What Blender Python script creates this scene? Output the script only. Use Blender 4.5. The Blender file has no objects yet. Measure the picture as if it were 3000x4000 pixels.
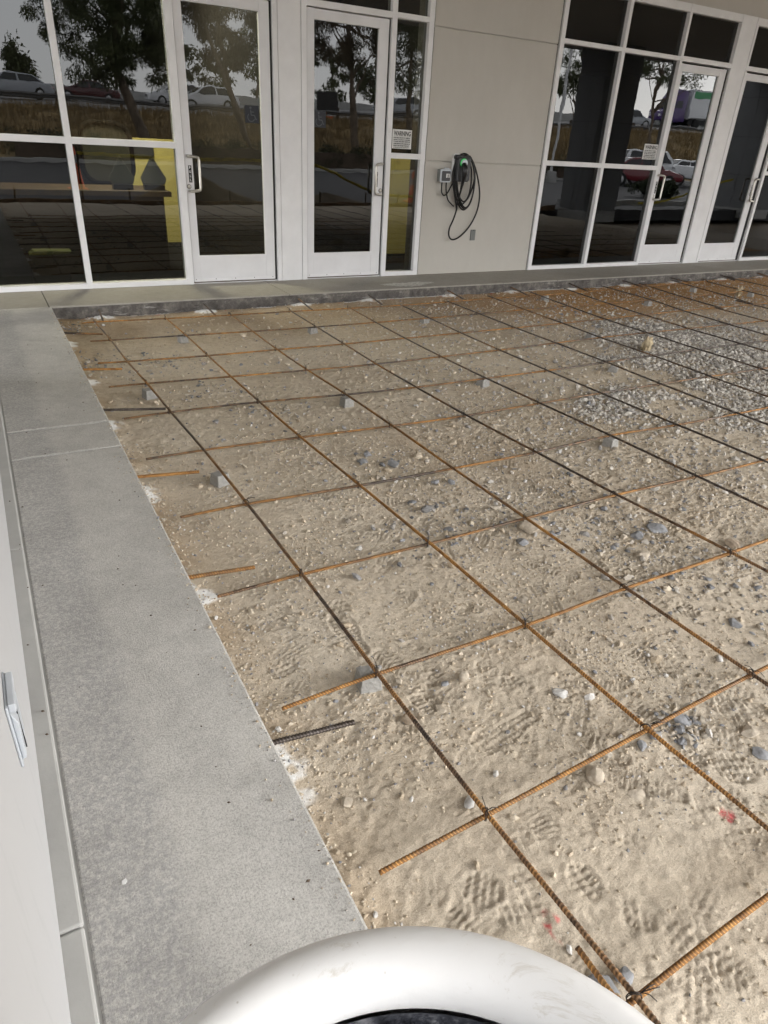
import bpy, bmesh, math, random
import numpy as np
from mathutils import Vector, Matrix
random.seed(7); RNG = np.random.default_rng(11)
sc = bpy.context.scene; COL = sc.collection
R = math.radians

# ------------------------------------------------------------------ camera
cam = bpy.data.cameras.new('camera'); co = bpy.data.objects.new('camera', cam); COL.objects.link(co)
cam.sensor_fit = 'VERTICAL'; cam.sensor_height = 36; cam.lens = 36 * 2643.33 / 4000
cam.clip_start = 0.03; cam.clip_end = 2500
CR = Matrix(((0.87536365, 0.1922974, -0.44357659), (-0.48082057, 0.44210249, -0.75720338), (0.05049807, 0.87610907, 0.47946099)))
co.matrix_world = Matrix.Translation((0, -7, 1.3336)) @ CR.to_4x4()
sc.camera = co

# ------------------------------------------------------------------ light
SUN_EL, SUN_AZ = R(24), R(122)          # azimuth clockwise from +y (north): the light comes from the right and behind
w = bpy.data.worlds.new('World'); sc.world = w; w.use_nodes = True
nt = w.node_tree; nt.nodes.clear()
sky = nt.nodes.new('ShaderNodeTexSky'); sky.sky_type = 'NISHITA'; sky.sun_disc = False
sky.sun_elevation = SUN_EL; sky.sun_rotation = SUN_AZ; sky.dust_density = 1; sky.air_density = 1
hs = nt.nodes.new('ShaderNodeHueSaturation'); hs.inputs['Saturation'].default_value = 0.30
bg = nt.nodes.new('ShaderNodeBackground'); bg.inputs['Strength'].default_value = 0.15
wo = nt.nodes.new('ShaderNodeOutputWorld')
ov = nt.nodes.new('ShaderNodeMix'); ov.data_type = 'RGBA'; ov.inputs[0].default_value = .82; ov.inputs[7].default_value = (4.75, 4.72, 4.72, 1)   # thick even cloud over the clear sky
nt.links.new(sky.outputs[0], hs.inputs['Color']); nt.links.new(hs.outputs[0], ov.inputs[6]); nt.links.new(ov.outputs[2], bg.inputs['Color']); nt.links.new(bg.outputs[0], wo.inputs['Surface'])
sl = bpy.data.lights.new('sun', 'SUN'); sl.energy = 0.7; sl.angle = R(32); sl.color = (1, .98, .95)
so = bpy.data.objects.new('sun', sl); COL.objects.link(so)
sd = Vector((math.sin(SUN_AZ) * math.cos(SUN_EL), math.cos(SUN_AZ) * math.cos(SUN_EL), math.sin(SUN_EL)))
so.rotation_euler = sd.to_track_quat('Z', 'Y').to_euler(); so.location = (8, -14, 12)
sc.view_settings.view_transform = 'Standard'; sc.view_settings.look = 'None'
sc.view_settings.exposure = 2.9; sc.view_settings.gamma = 1
sc.render.engine = 'CYCLES'; sc.cycles.use_denoising = True
sc.cycles.max_bounces = 8; sc.cycles.transparent_max_bounces = 12

# ------------------------------------------------------------------ materials
class G:                                   # tiny node-graph helper
    def __init__(s, name, rough=.6, spec=.4, metal=0):
        s.m = bpy.data.materials.new(name); s.m.use_nodes = True; s.t = s.m.node_tree
        s.b = s.t.nodes['Principled BSDF']; s.set('Roughness', rough); s.set('Specular IOR Level', spec); s.set('Metallic', metal)
        s.co = s.t.nodes.new('ShaderNodeTexCoord').outputs['Object']
    def set(s, k, v):
        if hasattr(v, 'is_output'): s.t.links.new(v, s.b.inputs[k])
        else: s.b.inputs[k].default_value = (v if not isinstance(v, (tuple, list)) else (*v, 1)[:4])
        return s
    def n(s, ty, **kw):
        nd = s.t.nodes.new('ShaderNode' + ty)
        for k, v in kw.items():
            if k.startswith('_'): setattr(nd, k[1:], v)
            else:
                i = nd.inputs[int(k[1:])] if k[0] == 'i' and k[1:].isdigit() else nd.inputs[k.replace('__', ' ')]
                if hasattr(v, 'is_output'): s.t.links.new(v, i)
                else: i.default_value = v
        return nd
    def map(s, scale=(1, 1, 1), rot=(0, 0, 0), vec=None):
        return s.n('Mapping', Vector=vec or s.co, Scale=scale, Rotation=rot).outputs[0]
    def noise(s, scale, detail=6, rough=.6, vec=None, dist=0):
        return s.n('TexNoise', Vector=vec or s.co, Scale=scale, Detail=detail, Roughness=rough, Distortion=dist).outputs['Fac']
    def ramp(s, fac, stops):
        nd = s.n('ValToRGB', Fac=fac); e = nd.color_ramp.elements
        while len(e) < len(stops): e.new(.5)
        for k, (p, c) in enumerate(stops):
            e[k].position = p; e[k].color = (c, c, c, 1) if isinstance(c, (int, float)) else (*c, 1)
        return nd.outputs['Color']
    def mix(s, f, a, b, mode='MIX'):
        nd = s.t.nodes.new('ShaderNodeMix'); nd.data_type = 'RGBA'; nd.blend_type = mode
        for i, v in ((0, f), (6, a), (7, b)):
            if hasattr(v, 'is_output'): s.t.links.new(v, nd.inputs[i])
            elif i == 0: nd.inputs[0].default_value = v
            else: nd.inputs[i].default_value = (*v, 1)
        return nd.outputs[2]
    def math(s, op, a, b=0.0):
        return s.n('Math', _operation=op, i0=a, i1=b).outputs[0]
    def bump(s, h, strength=.3, dist=.01):
        s.set('Normal', s.n('Bump', Height=h, Strength=strength, Distance=dist).outputs[0]); return s
    def attr(s, name): return s.n('Attribute', _attribute_name=name).outputs['Fac']

def plain(name, col, rough=.5, spec=.4, metal=0, var=.08, vscale=9, bump=0, bscale=200):
    g = G(name, rough, spec, metal)
    f = g.noise(vscale, 5)
    a = tuple(c * (1 - var) for c in col); b = tuple(min(1, c * (1 + var)) for c in col)
    g.set('Base Color', g.ramp(f, [(.3, a), (.7, b)]))
    if bump: g.bump(g.noise(bscale, 3), bump, .002)
    return g.m

M = {}
M['alu'] = plain('painted_aluminium', (.74, .74, .75), .5, .35, 0, .05, 5, .05, 400)
M['alu2'] = plain('door_aluminium', (.70, .70, .715), .48, .35, 0, .05, 4, .05, 400)
M['gasket'] = plain('black_gasket', (.012, .012, .012), .6)
M['steel'] = plain('brushed_steel', (.50, .48, .44), .32, .5, 1, .1, 60)
M['black'] = plain('black_plastic', (.012, .012, .013), .35, .45, 0, .15, 20)
M['cable'] = plain('black_rubber', (.009, .009, .009), .45, .35)
M['darkgrey'] = plain('dark_grey_plastic', (.05, .052, .056), .4)
M['white'] = plain('white_plastic', (.72, .72, .72), .4)
M['paper'] = plain('paper_white', (.72, .72, .71), .6)
M['ink'] = plain('black_ink', (.01, .01, .01), .6)
M['inkwhite'] = plain('white_ink', (.75, .75, .75), .6)
M['navy'] = plain('faded_blue_vinyl', (.012, .015, .022), .5)
M['figure'] = plain('faded_grey_vinyl', (.065, .07, .08), .5)
M['greybox'] = plain('grey_enclosure', (.16, .17, .165), .45, .4, 0, .08, 12)
M['wood'] = plain('form_lumber', (.30, .20, .12), .7, .3, 0, .3, 7, .2, 60)
M['woodgrey'] = plain('weathered_wood', (.10, .075, .055), .8, .2, 0, .3, 14)
M['tape'] = plain('yellow_tape', (.62, .50, .03), .4)
M['orange'] = plain('orange_cone', (.85, .12, .015), .45)
M['refl'] = plain('cone_collar', (.55, .55, .55), .4)
M['asphalt'] = plain('asphalt', (.06, .06, .063), .85, .2, 0, .25, 1.3, .3, 90)
M['earth'] = plain('bare_ground', (.14, .11, .075), .9, .2, 0, .3, .4)
M['hwy'] = plain('highway_paving', (.22, .22, .22), .8, .3, 0, .15, .3)
M['galv'] = plain('galvanised_steel', (.12, .12, .12), .5, .5, .3)
M['bark'] = plain('pale_bark', (.17, .135, .10), .9, .2, 0, .45, 4, .5, 14)
M['hedgecol'] = plain('hedge_leaf', (.030, .042, .016), .6, .3, 0, .5, 3)
M['leaf'] = plain('eucalyptus_leaf', (.075, .088, .036), .6, .3, 0, .5, 1.2)
M['leafbrown'] = plain('dry_eucalyptus_leaf', (.085, .062, .035), .65, .3, 0, .5, 1.2)
M['drygrass'] = plain('dry_grass', (.20, .145, .072), .95, .1, 0, .5, .6)
M['soffit'] = plain('canopy_plaster', (.46, .44, .41), .85, .2, 0, .06, 2)
M['colpaint'] = plain('column_plaster', (.20, .205, .21), .8, .25, 0, .05, 3)
M['tyre'] = plain('tyre_rubber', (.015, .015, .015), .8)
M['rim'] = plain('alloy_rim', (.45, .45, .46), .3, .5, .8)
M['carglass'] = plain('car_glass', (.02, .024, .028), .08, .6)
M['lamp'] = plain('headlamp_glass', (.75, .75, .78), .15, .6)
M['taillamp'] = plain('tail_lamp', (.35, .01, .01), .2, .6)
def paint(n, c):
    g = G(n, .28, .5); g.set('Base Color', c); g.set('Coat Weight', .6); return g.m
M['car_white'] = paint('car_paint_white', (.72, .73, .75)); M['car_red'] = paint('car_paint_maroon', (.16, .012, .02))
M['car_dimred'] = paint('car_paint_dark_red', (.07, .012, .014)); M['car_silver'] = paint('car_paint_silver', (.38, .40, .43)); M['car_dark'] = paint('car_paint_dark', (.03, .035, .045))
M['truck_purple'] = paint('truck_purple', (.07, .03, .16)); M['trailer'] = paint('trailer_white', (.75, .76, .78)); M['green'] = paint('trailer_green', (.02, .28, .09))
M['yellow'] = plain('yellow_wall_paint', (.55, .48, .17), .7, .2, 0, .05, 2)
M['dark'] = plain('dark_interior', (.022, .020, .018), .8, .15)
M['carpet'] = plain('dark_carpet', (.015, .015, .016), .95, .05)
M['deskwood'] = plain('desk_wood', (.075, .048, .022), .5, .4, 0, .25, 8)
M['chairblack'] = plain('matt_black_fabric', (.005, .005, .005), .95, .02)
M['mesh'] = plain('chair_mesh', (.05, .05, .035), .8)
M['folder'] = plain('lime_folder', (.08, .09, .02), .6)
M['acrylic'] = plain('award_acrylic', (.13, .135, .11), .08, .6)
def emit(n, c, s):
    g = G(n); g.set('Base Color', c); g.set('Emission Color', c); g.set('Emission Strength', s); return g.m
M['led'] = emit('green_led', (.03, .6, .10), .10)
M['ceilinglamp'] = emit('ceiling_lamp', (1, .95, .85), 3)

def wallmat():
    g = G('beige_plaster', .85, .2)
    f = g.math('ADD', g.math('MULTIPLY', g.noise(1.3, 6, .65), .6), g.math('MULTIPLY', g.noise(7, 6, .7, g.map((1, 1, .35))), .4)); h = g.noise(260, 4, .7)
    c = g.ramp(f, [(.3, (.475, .455, .415)), (.7, (.535, .515, .475))])
    sm = g.ramp(g.noise(9, 7, .7), [(.62, 0.0), (.74, .28)])
    g.set('Base Color', g.mix(sm, c, (.44, .415, .375))); g.bump(h, .5, .003); return g.m
M['wall'] = wallmat()
def whitewall():
    g = G('white_wall_paint', .7, .3)
    st = g.ramp(g.noise(3, 6, .7, g.map((2, 7, 1.2))), [(.55, (.42, .42, .425)), (.75, (.385, .385, .39))])
    g.set('Base Color', st); g.bump(g.noise(180, 3), .12, .002); return g.m
M['whitewall'] = whitewall()

def concrete(name, lo, hi, broom=True, warm=(.9, .86, .78), band=False):
    g = G(name, .85, .25)
    big = g.noise(1.4, 6, .65); mid = g.noise(16, 8, .78); fine = g.noise(240, 4, .7)
    c = g.ramp(big, [(.3, lo), (.7, hi)])
    mott = g.ramp(mid, [(.40, .93), (.52, 1.0), (.66, 1.04)])
    c = g.mix(1, c, mott, 'MULTIPLY')
    c = g.mix(1, c, g.ramp(fine, [(.36, .72), (.5, 1.0), (.66, 1.16)]), 'MULTIPLY')
    br = g.noise(60, 4, .7, g.map((14, .35, 1)) if broom else g.map((.35, 14, 1)))
    c = g.mix(1, c, g.ramp(br, [(.35, .90), (.65, 1.07)]), 'MULTIPLY')
    blot = g.ramp(g.noise(2.3, 8, .75, None, .6), [(.60, 0.0), (.72, .30)])
    c = g.mix(blot, c, tuple(l * k for l, k in zip(lo, warm)))
    vo = g.n('TexVoronoi', Vector=g.co, Scale=42.0).outputs['Distance']
    pit = g.ramp(vo, [(.035, 1.0), (.06, 0.0)])
    gate = g.ramp(g.noise(21, 2), [(.60, 0.0), (.64, .75)])
    c = g.mix(g.math('MULTIPLY', pit, gate), c, (.07, .068, .065))
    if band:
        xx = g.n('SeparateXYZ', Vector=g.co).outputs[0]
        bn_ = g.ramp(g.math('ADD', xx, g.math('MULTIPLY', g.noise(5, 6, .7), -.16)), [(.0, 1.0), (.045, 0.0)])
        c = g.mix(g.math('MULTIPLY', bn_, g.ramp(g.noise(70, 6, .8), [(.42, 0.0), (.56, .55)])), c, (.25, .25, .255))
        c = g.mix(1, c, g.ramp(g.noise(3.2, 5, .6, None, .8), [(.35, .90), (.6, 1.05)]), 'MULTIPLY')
    g.set('Base Color', c)
    h = g.math('ADD', g.math('MULTIPLY', br, .5), fine)
    g.bump(h, .55, .0025); return g
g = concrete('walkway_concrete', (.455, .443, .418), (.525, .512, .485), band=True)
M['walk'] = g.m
g = concrete('stoop_concrete', (.315, .298, .262), (.39, .37, .33), False)
M['stoop'] = g.m
g = concrete('strip_concrete', (.37, .365, .335), (.42, .415, .385))
M['strip'] = plain('strip_concrete', (.40, .398, .385), .85, .2, 0, .09, 5, .2, 90)
def curbface():
    g = G('curb_face_concrete', .9, .2)
    c = g.ramp(g.noise(9, 9, .8), [(.32, (.05, .046, .042)), (.5, (.12, .112, .105)), (.62, (.21, .195, .175)), (.75, (.30, .275, .24))])
    wht = g.ramp(g.noise(5, 7, .7, g.map((1, 1, 5))), [(.58, 0.0), (.68, .8)])
    g.set('Base Color', g.mix(wht, c, (.42, .41, .39))); g.bump(g.noise(30, 8, .7), .9, .012); return g.m
M['curbface'] = curbface()
M['spall'] = plain('spalled_concrete', (.56, .55, .51), .95, .1, 0, .35, 40, .9, 60)
M['joint'] = plain('joint_filler', (.055, .05, .042), .95, .1)
M['jointwhite'] = plain('joint_efflorescence', (.62, .61, .59), .95, .1, 0, .2, 60)

def dirtmat():
    g = G('jobsite_dirt', .95, .12)
    c = g.ramp(g.noise(1.1, 7, .65), [(.28, (.485, .412, .318)), (.5, (.555, .483, .385)), (.72, (.62, .552, .455))])
    c = g.mix(1, c, g.ramp(g.noise(26, 8, .75), [(.34, .78), (.5, 1.0), (.68, 1.12)]), 'MULTIPLY')
    gr = g.noise(330, 5, .75)
    c = g.mix(1, c, g.ramp(gr, [(.33, .70), (.5, 1.0), (.67, 1.22)]), 'MULTIPLY')
    spk = g.ramp(g.n('TexVoronoi', Vector=g.co, Scale=150.0).outputs['Distance'], [(.10, 1.0), (.22, 0.0)])
    gate = g.ramp(g.noise(60, 3), [(.52, 0.0), (.60, .7)])
    c = g.mix(g.math('MULTIPLY', spk, gate), c, (.62, .57, .49))
    spk2 = g.ramp(g.n('TexVoronoi', Vector=g.map((1, 1, 1), (0, 0, .7)), Scale=105.0).outputs['Distance'], [(.10, 1.0), (.2, 0.0)])
    gate2 = g.ramp(g.noise(47, 3), [(.53, 0.0), (.62, .75)])
    c = g.mix(g.math('MULTIPLY', spk2, gate2), c, (.22, .18, .14))
    c = g.mix(g.attr('darken'), c, g.mix(1, c, (.66, .57, .47), 'MULTIPLY'))
    c = g.mix(g.attr('iron'), c, g.mix(1, c, (.92, .66, .40), 'MULTIPLY'))
    c = g.mix(g.attr('dust'), c, (.86, .86, .85))
    c = g.mix(g.math('MULTIPLY', g.attr('spray'), g.ramp(g.noise(90, 5, .8), [(.38, .15), (.6, .95)])), c, (.62, .10, .11))
    g.set('Base Color', c)
    h = g.math('ADD', g.math('MULTIPLY', g.noise(70, 7, .7), 1.0), g.math('MULTIPLY', gr, .35))
    g.bump(h, .75, .007); return g.m
M['dirt'] = dirtmat()

def pebblemat(name, stops):
    g = G(name, .9, .2)
    rnd = g.n('NewGeometry').outputs['Random Per Island']
    c = g.ramp(rnd, stops)
    g.t.nodes[-1].color_ramp.interpolation = 'CONSTANT' if False else 'LINEAR'
    c = g.mix(1, c, g.ramp(g.noise(120, 6, .7), [(.35, .78), (.65, 1.12)]), 'MULTIPLY')
    g.set('Base Color', c); g.bump(g.noise(300, 4), .4, .002); return g.m
M['pebble'] = pebblemat('mixed_pebbles', [(0, (.42, .345, .25)), (.4, (.53, .45, .345)), (.72, (.61, .54, .43)), (.80, (.34, .32, .30)), (.9, (.22, .225, .24)), (.96, (.6, .58, .55))])
M['gravel'] = pebblemat('pale_gravel', [(0, (.28, .265, .25)), (.3, (.44, .415, .38)), (.55, (.56, .525, .465)), (.8, (.67, .64, .59)), (1, (.40, .355, .30))])
M['chips'] = pebblemat('grey_chips', [(0, (.18, .185, .195)), (.35, (.27, .275, .285)), (.55, (.40, .36, .30)), (.8, (.46, .40, .32)), (1, (.55, .53, .50))])
M['clod'] = pebblemat('dirt_crumbs', [(0, (.43, .355, .265)), (.5, (.54, .46, .355)), (1, (.63, .555, .445))])
M['mixed'] = pebblemat('mixed_stones', [(0, (.24, .235, .23)), (.2, (.34, .33, .32)), (.4, (.50, .46, .40)), (.65, (.44, .37, .29)), (.85, (.66, .63, .58)), (1, (.20, .21, .23))])
def stonemat(name, col):
    g = G(name, .9, .2)
    c = g.ramp(g.noise(45, 8, .72), [(.3, tuple(x * .7 for x in col)), (.5, col), (.7, tuple(min(1, x * 1.25) for x in col))])
    g.set('Base Color', c); g.bump(g.noise(140, 7, .7), .6, .004); return g.m
M['st_tan'] = stonemat('tan_stone', (.47, .41, .33)); M['st_grey'] = stonemat('slate_grey_stone', (.27, .275, .285))
M['st_pale'] = stonemat('pale_stone', (.56, .55, .53)); M['st_brown'] = stonemat('brown_stone', (.38, .31, .235))
def blockmat():
    g = G('spacer_concrete', .9, .2)
    g.set('Base Color', g.ramp(g.noise(60, 7, .7), [(.3, (.24, .236, .222)), (.7, (.36, .35, .33))])); g.bump(g.noise(160, 5), .5, .003); return g.m
M['block'] = blockmat()

def rebarmat():
    g = G('rusty_rebar', .5, .5)
    oi = g.n('ObjectInfo').outputs['Random']
    off = g.n('CombineXYZ', X=g.math('MULTIPLY', oi, 37.0), Y=g.math('MULTIPLY', oi, 91.0), Z=0.0).outputs[0]
    v = g.n('VectorMath', _operation='ADD', i0=g.co, i1=off).outputs[0]
    big = g.noise(2.1, 4, .6, v); mid = g.noise(38, 6, .7, v)
    bias = g.n('Attribute', _attribute_name='rust').outputs['Fac']
    f = g.math('ADD', g.math('ADD', g.math('MULTIPLY', big, .80), g.math('MULTIPLY', mid, .34)), g.math('ADD', bias, .07))
    msk = g.ramp(f, [(.48, .05), (.67, 1.0)])
    rust = g.ramp(g.noise(24, 6, .7, v), [(.3, (.15, .065, .02)), (.5, (.34, .165, .045)), (.7, (.52, .275, .08))])
    steel = g.ramp(mid, [(.35, (.045, .038, .034)), (.55, (.095, .085, .08)), (.75, (.24, .235, .24))])
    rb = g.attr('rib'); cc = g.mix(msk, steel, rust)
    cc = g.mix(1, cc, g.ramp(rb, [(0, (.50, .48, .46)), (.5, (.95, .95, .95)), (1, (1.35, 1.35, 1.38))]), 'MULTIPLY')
    g.set('Base Color', cc)
    g.set('Metallic', g.ramp(f, [(.52, .45), (.66, 0.0)])); g.set('Roughness', g.ramp(f, [(.52, .42), (.66, .8)]))
    g.bump(g.noise(600, 3), .2, .001); return g.m
M['rebar'] = rebarmat()
M['wire'] = plain('tie_wire', (.03, .026, .024), .5, .5, .5, .3, 200)

def binmat():
    g = G('white_moulded_plastic', .38, .45)
    scr = g.ramp(g.noise(14, 7, .8, g.map((1, 1, 3), (0, 0, .4)), 1.4), [(.56, 0.0), (.66, .75)])
    spk = g.ramp(g.n('TexVoronoi', Vector=g.co, Scale=130.0).outputs['Distance'], [(.05, .6), (.10, 0.0)]); gate = g.ramp(g.noise(30, 3), [(.55, 0.0), (.62, 1.0)])
    c = g.mix(scr, (.80, .80, .80), (.60, .575, .53)); c = g.mix(g.math('MULTIPLY', spk, gate), c, (.38, .35, .30))
    g.set('Base Color', c); g.bump(g.math('ADD', g.noise(60, 4), g.math('MULTIPLY', scr, -.6)), .14, .003); return g.m
M['bin'] = binmat()
def soil():
    g = G('dark_bin_liner', .55, .4)
    c = g.ramp(g.noise(60, 7, .7), [(.35, (.010, .011, .015)), (.50, (.045, .048, .06)), (.62, (.20, .205, .22))])
    g.set('Base Color', c); g.bump(g.noise(30, 5), .6, .01); return g.m
M['liner'] = soil()

def glassmat():
    m = bpy.data.materials.new('tinted_glass'); m.use_nodes = True; t = m.node_tree; t.nodes.clear()
    o = t.nodes.new('ShaderNodeOutputMaterial'); mx = t.nodes.new('ShaderNodeMixShader')
    tr = t.nodes.new('ShaderNodeBsdfTransparent'); tr.inputs[0].default_value = (.26, .26, .235, 1)
    gl = t.nodes.new('ShaderNodeBsdfGlossy'); gl.inputs['Roughness'].default_value = 0.0; gl.inputs[0].default_value = (.96, .98, 1, 1)
    fr = t.nodes.new('ShaderNodeFresnel'); fr.inputs['IOR'].default_value = 1.5
    ma = t.nodes.new('ShaderNodeMath'); ma.operation = 'MULTIPLY_ADD'; ma.inputs[1].default_value = 1.2; ma.inputs[2].default_value = .0; ma.use_clamp = True
    tc = t.nodes.new('ShaderNodeTexCoord'); nz = t.nodes.new('ShaderNodeTexNoise'); nz.inputs['Scale'].default_value = 3.2; nz.inputs['Detail'].default_value = 1.5
    bp = t.nodes.new('ShaderNodeBump'); bp.inputs['Strength'].default_value = .04; bp.inputs['Distance'].default_value = .012
    L = t.links.new
    L(tc.outputs['Object'], nz.inputs['Vector']); L(nz.outputs['Fac'], bp.inputs['Height']); L(bp.outputs[0], gl.inputs['Normal'])
    L(fr.outputs[0], ma.inputs[0]); L(ma.outputs[0], mx.inputs[0]); L(tr.outputs[0], mx.inputs[1]); L(gl.outputs[0], mx.inputs[2]); L(mx.outputs[0], o.inputs[0])
    return m
M['glass'] = glassmat()
def glassback():
    m = bpy.data.materials.new('glass_edge'); m.use_nodes = True; t = m.node_tree; t.nodes.clear()
    o = t.nodes.new('ShaderNodeOutputMaterial'); tr = t.nodes.new('ShaderNodeBsdfTransparent'); tr.inputs[0].default_value = (.97, .98, .97, 1)
    t.links.new(tr.outputs[0], o.inputs[0]); return m
M['glassback'] = glassback()

# ------------------------------------------------------------------ mesh helpers
def wloc(p):
    v = Vector((0, 0, 0))
    while p is not None: v += p.location; p = p.parent
    return v
class MB:
    def __init__(s): s.v = []; s.f = []
    def add(s, v, f):
        k = len(s.v); s.v += [tuple(p) for p in v]; s.f += [tuple(i + k for i in q) for q in f]; return s
    def box(s, x0, x1, y0, y1, z0, z1):
        return s.add([(x0, y0, z0), (x1, y0, z0), (x1, y1, z0), (x0, y1, z0), (x0, y0, z1), (x1, y0, z1), (x1, y1, z1), (x0, y1, z1)],
                     [(0, 3, 2, 1), (4, 5, 6, 7), (0, 1, 5, 4), (1, 2, 6, 5), (2, 3, 7, 6), (3, 0, 4, 7)])
    def prism(s, poly, y0, y1, ax='y'):          # poly in (x,z) extruded along y  (or (y,z) along x, or (x,y) along z)
        n = len(poly); P = {'y': lambda a, b, t: (a, t, b), 'x': lambda a, b, t: (t, a, b), 'z': lambda a, b, t: (a, b, t)}[ax]
        v = [P(a, b, y0) for a, b in poly] + [P(a, b, y1) for a, b in poly]
        return s.add(v, [tuple(range(n)), tuple(range(2 * n - 1, n - 1, -1))] + [(i, i + n, (i + 1) % n + n, (i + 1) % n) for i in range(n)])
    def tube(s, pts, r, n=8, closed=False):
        pts = [Vector(p) for p in pts]; N = len(pts); rr = r if isinstance(r, (list, tuple)) else [r] * N
        v = []; f = []; up = None
        for i, p in enumerate(pts):
            a = pts[(i - 1) % N] if (closed or i > 0) else p; b = pts[(i + 1) % N] if (closed or i < N - 1) else p
            d = (b - a).normalized()
            if up is None: up = Vector((0, 0, 1)) if abs(d.z) < .9 else Vector((1, 0, 0))
            u = (up - d * up.dot(d)).normalized(); w_ = d.cross(u); up = u
            for k in range(n):
                t = 2 * math.pi * k / n; v.append(p + (u * math.cos(t) + w_ * math.sin(t)) * rr[i])
        for i in range(N if closed else N - 1):
            j = (i + 1) % N
            for k in range(n): f.append((i * n + k, i * n + (k + 1) % n, j * n + (k + 1) % n, j * n + k))
        if not closed: f += [tuple(range(n - 1, -1, -1)), tuple(range((N - 1) * n, N * n))]
        return s.add(v, f)
    def lathe(s, prof, c=(0, 0, 0), n=32, ax='z'):
        v = []; f = []; m = len(prof)
        for k in range(n):
            t = 2 * math.pi * k / n
            for r, h in prof:
                a, b = r * math.cos(t), r * math.sin(t)
                p = (a, b, h) if ax == 'z' else ((a, h, b) if ax == 'y' else (h, a, b))
                v.append((p[0] + c[0], p[1] + c[1], p[2] + c[2]))
        for k in range(n):
            q = (k + 1) % n
            for i in range(m - 1): f.append((k * m + i, q * m + i, q * m + i + 1, k * m + i + 1))
        return s.add(v, f)
    def build(s, name, mat, parent=None, bevel=0, smooth=False, at=None, seg=2):
        me = bpy.data.meshes.new(name); off = Vector(at) if at is not None else (wloc(parent) if parent else Vector())
        me.from_pydata([tuple(Vector(p) - off) for p in s.v], [], s.f)
        bm = bmesh.new(); bm.from_mesh(me); bmesh.ops.recalc_face_normals(bm, faces=bm.faces)
        bm.to_mesh(me); bm.free()
        me.materials.append(M[mat] if isinstance(mat, str) else mat)
        if smooth: me.polygons.foreach_set('use_smooth', [True] * len(me.polygons))
        o = bpy.data.objects.new(name, me); COL.objects.link(o)
        if at is not None: o.location = at
        if parent: o.parent = parent
        if bevel:
            b = o.modifiers.new('bevel', 'BEVEL'); b.width = bevel; b.segments = seg; b.limit_method = 'ANGLE'; b.angle_limit = R(40)
        return o
def np_mesh(name, V, F, mat, smooth=False, at=(0, 0, 0), attrs=None):
    me = bpy.data.meshes.new(name); k = F.shape[1]
    V = np.asarray(V, np.float32) - np.asarray(at, np.float32)
    me.vertices.add(len(V)); me.vertices.foreach_set('co', V.ravel())
    me.loops.add(F.size); me.loops.foreach_set('vertex_index', F.ravel().astype(np.int32))
    me.polygons.add(len(F)); me.polygons.foreach_set('loop_start', np.arange(0, F.size, k, dtype=np.int32))
    me.polygons.foreach_set('use_smooth', np.full(len(F), smooth))
    for n, a in (attrs or {}).items():
        at_ = me.attributes.new(n, 'FLOAT', 'POINT'); at_.data.foreach_set('value', np.asarray(a, np.float32))
    me.update(calc_edges=True); me.validate()
    me.materials.append(M[mat] if isinstance(mat, str) else mat)
    o = bpy.data.objects.new(name, me); COL.objects.link(o); o.location = at; return o
def tag(o, label=None, cat=None, group=None, kind=None):
    for k, v in (('label', label), ('category', cat), ('group', group), ('kind', kind)):
        if v: o[k] = v
    return o
def thing(name, label, cat, loc=(0, 0, 0), group=None):
    o = bpy.data.objects.new(name, None); COL.objects.link(o); o.location = loc; o.empty_display_size = .1
    return tag(o, label, cat, group)
def dup(o, parent=None):
    c = o.copy(); COL.objects.link(c)
    if parent: c.parent = parent
    for ch in list(o.children): dup(ch, c)
    return c
def text(s, size, mat, name, parent, loc, rot=(R(90), 0, 0), sx=1, sy=1, align='LEFT', bold=0, space=1):
    cu = bpy.data.curves.new('txt', 'FONT'); cu.body = s; cu.size = size; cu.extrude = .0004; cu.align_x = align; cu.offset = bold; cu.resolution_u = 3; cu.space_line = space
    t = bpy.data.objects.new('txt', cu); COL.objects.link(t); bpy.context.view_layer.update()
    me = bpy.data.meshes.new_from_object(t.evaluated_get(bpy.context.evaluated_depsgraph_get()))
    bpy.data.objects.remove(t); me.name = name
    for v in me.vertices: v.co.x *= sx; v.co.y *= sy
    me.materials.clear(); me.materials.append(M[mat])
    o = bpy.data.objects.new(name, me); COL.objects.link(o); o.rotation_euler = rot
    o.location = Vector(loc) - (wloc(parent) if parent else Vector()); o.parent = parent; return o
ORD = ['', 'first', 'second', 'third', 'fourth', 'fifth', 'sixth', 'seventh', 'eighth', 'ninth', 'tenth', 'eleventh', 'twelfth', 'thirteenth', 'fourteenth', 'fifteenth', 'sixteenth', 'seventeenth', 'eighteenth']

# ------------------------------------------------------------------ setting: walkways and lot
def slabs(name, xs, ys, z0, z1, mat, gap=.006):
    mb = MB()
    for a, b in zip(xs[:-1], xs[1:]):
        for c, d in zip(ys[:-1], ys[1:]): mb.box(a + gap / 2, b - gap / 2, c + gap / 2, d - gap / 2, z0, z1)
    return tag(mb.build(name, mat, bevel=.006), kind='structure')
slabs('entrance_walkway', [-6, -2, .385, 2.50, 5.09, 5.89, 8.9, 11.2, 14], [-.70, .02], -.35, 0, 'stoop')
slabs('side_walkway', [-.0785, .4025], [-9.6, -7.4, -3.805, -3.465, -.703], -.35, -.0015, 'walk', .005)
slabs('footing_strip', [-.42, -.079], [-9.6, -6.1, -4.62, -3.0, -.703], -.35, .004, 'strip', .002)
tag(MB().box(-6, 14, -.692, .01, -.34, -.012).build('walkway_joint_bed', 'joint'), kind='structure')
tag(MB().box(-.40, .395, -9.55, -.72, -.34, -.005).build('side_joint_bed', 'strip'), kind='structure')
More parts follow.
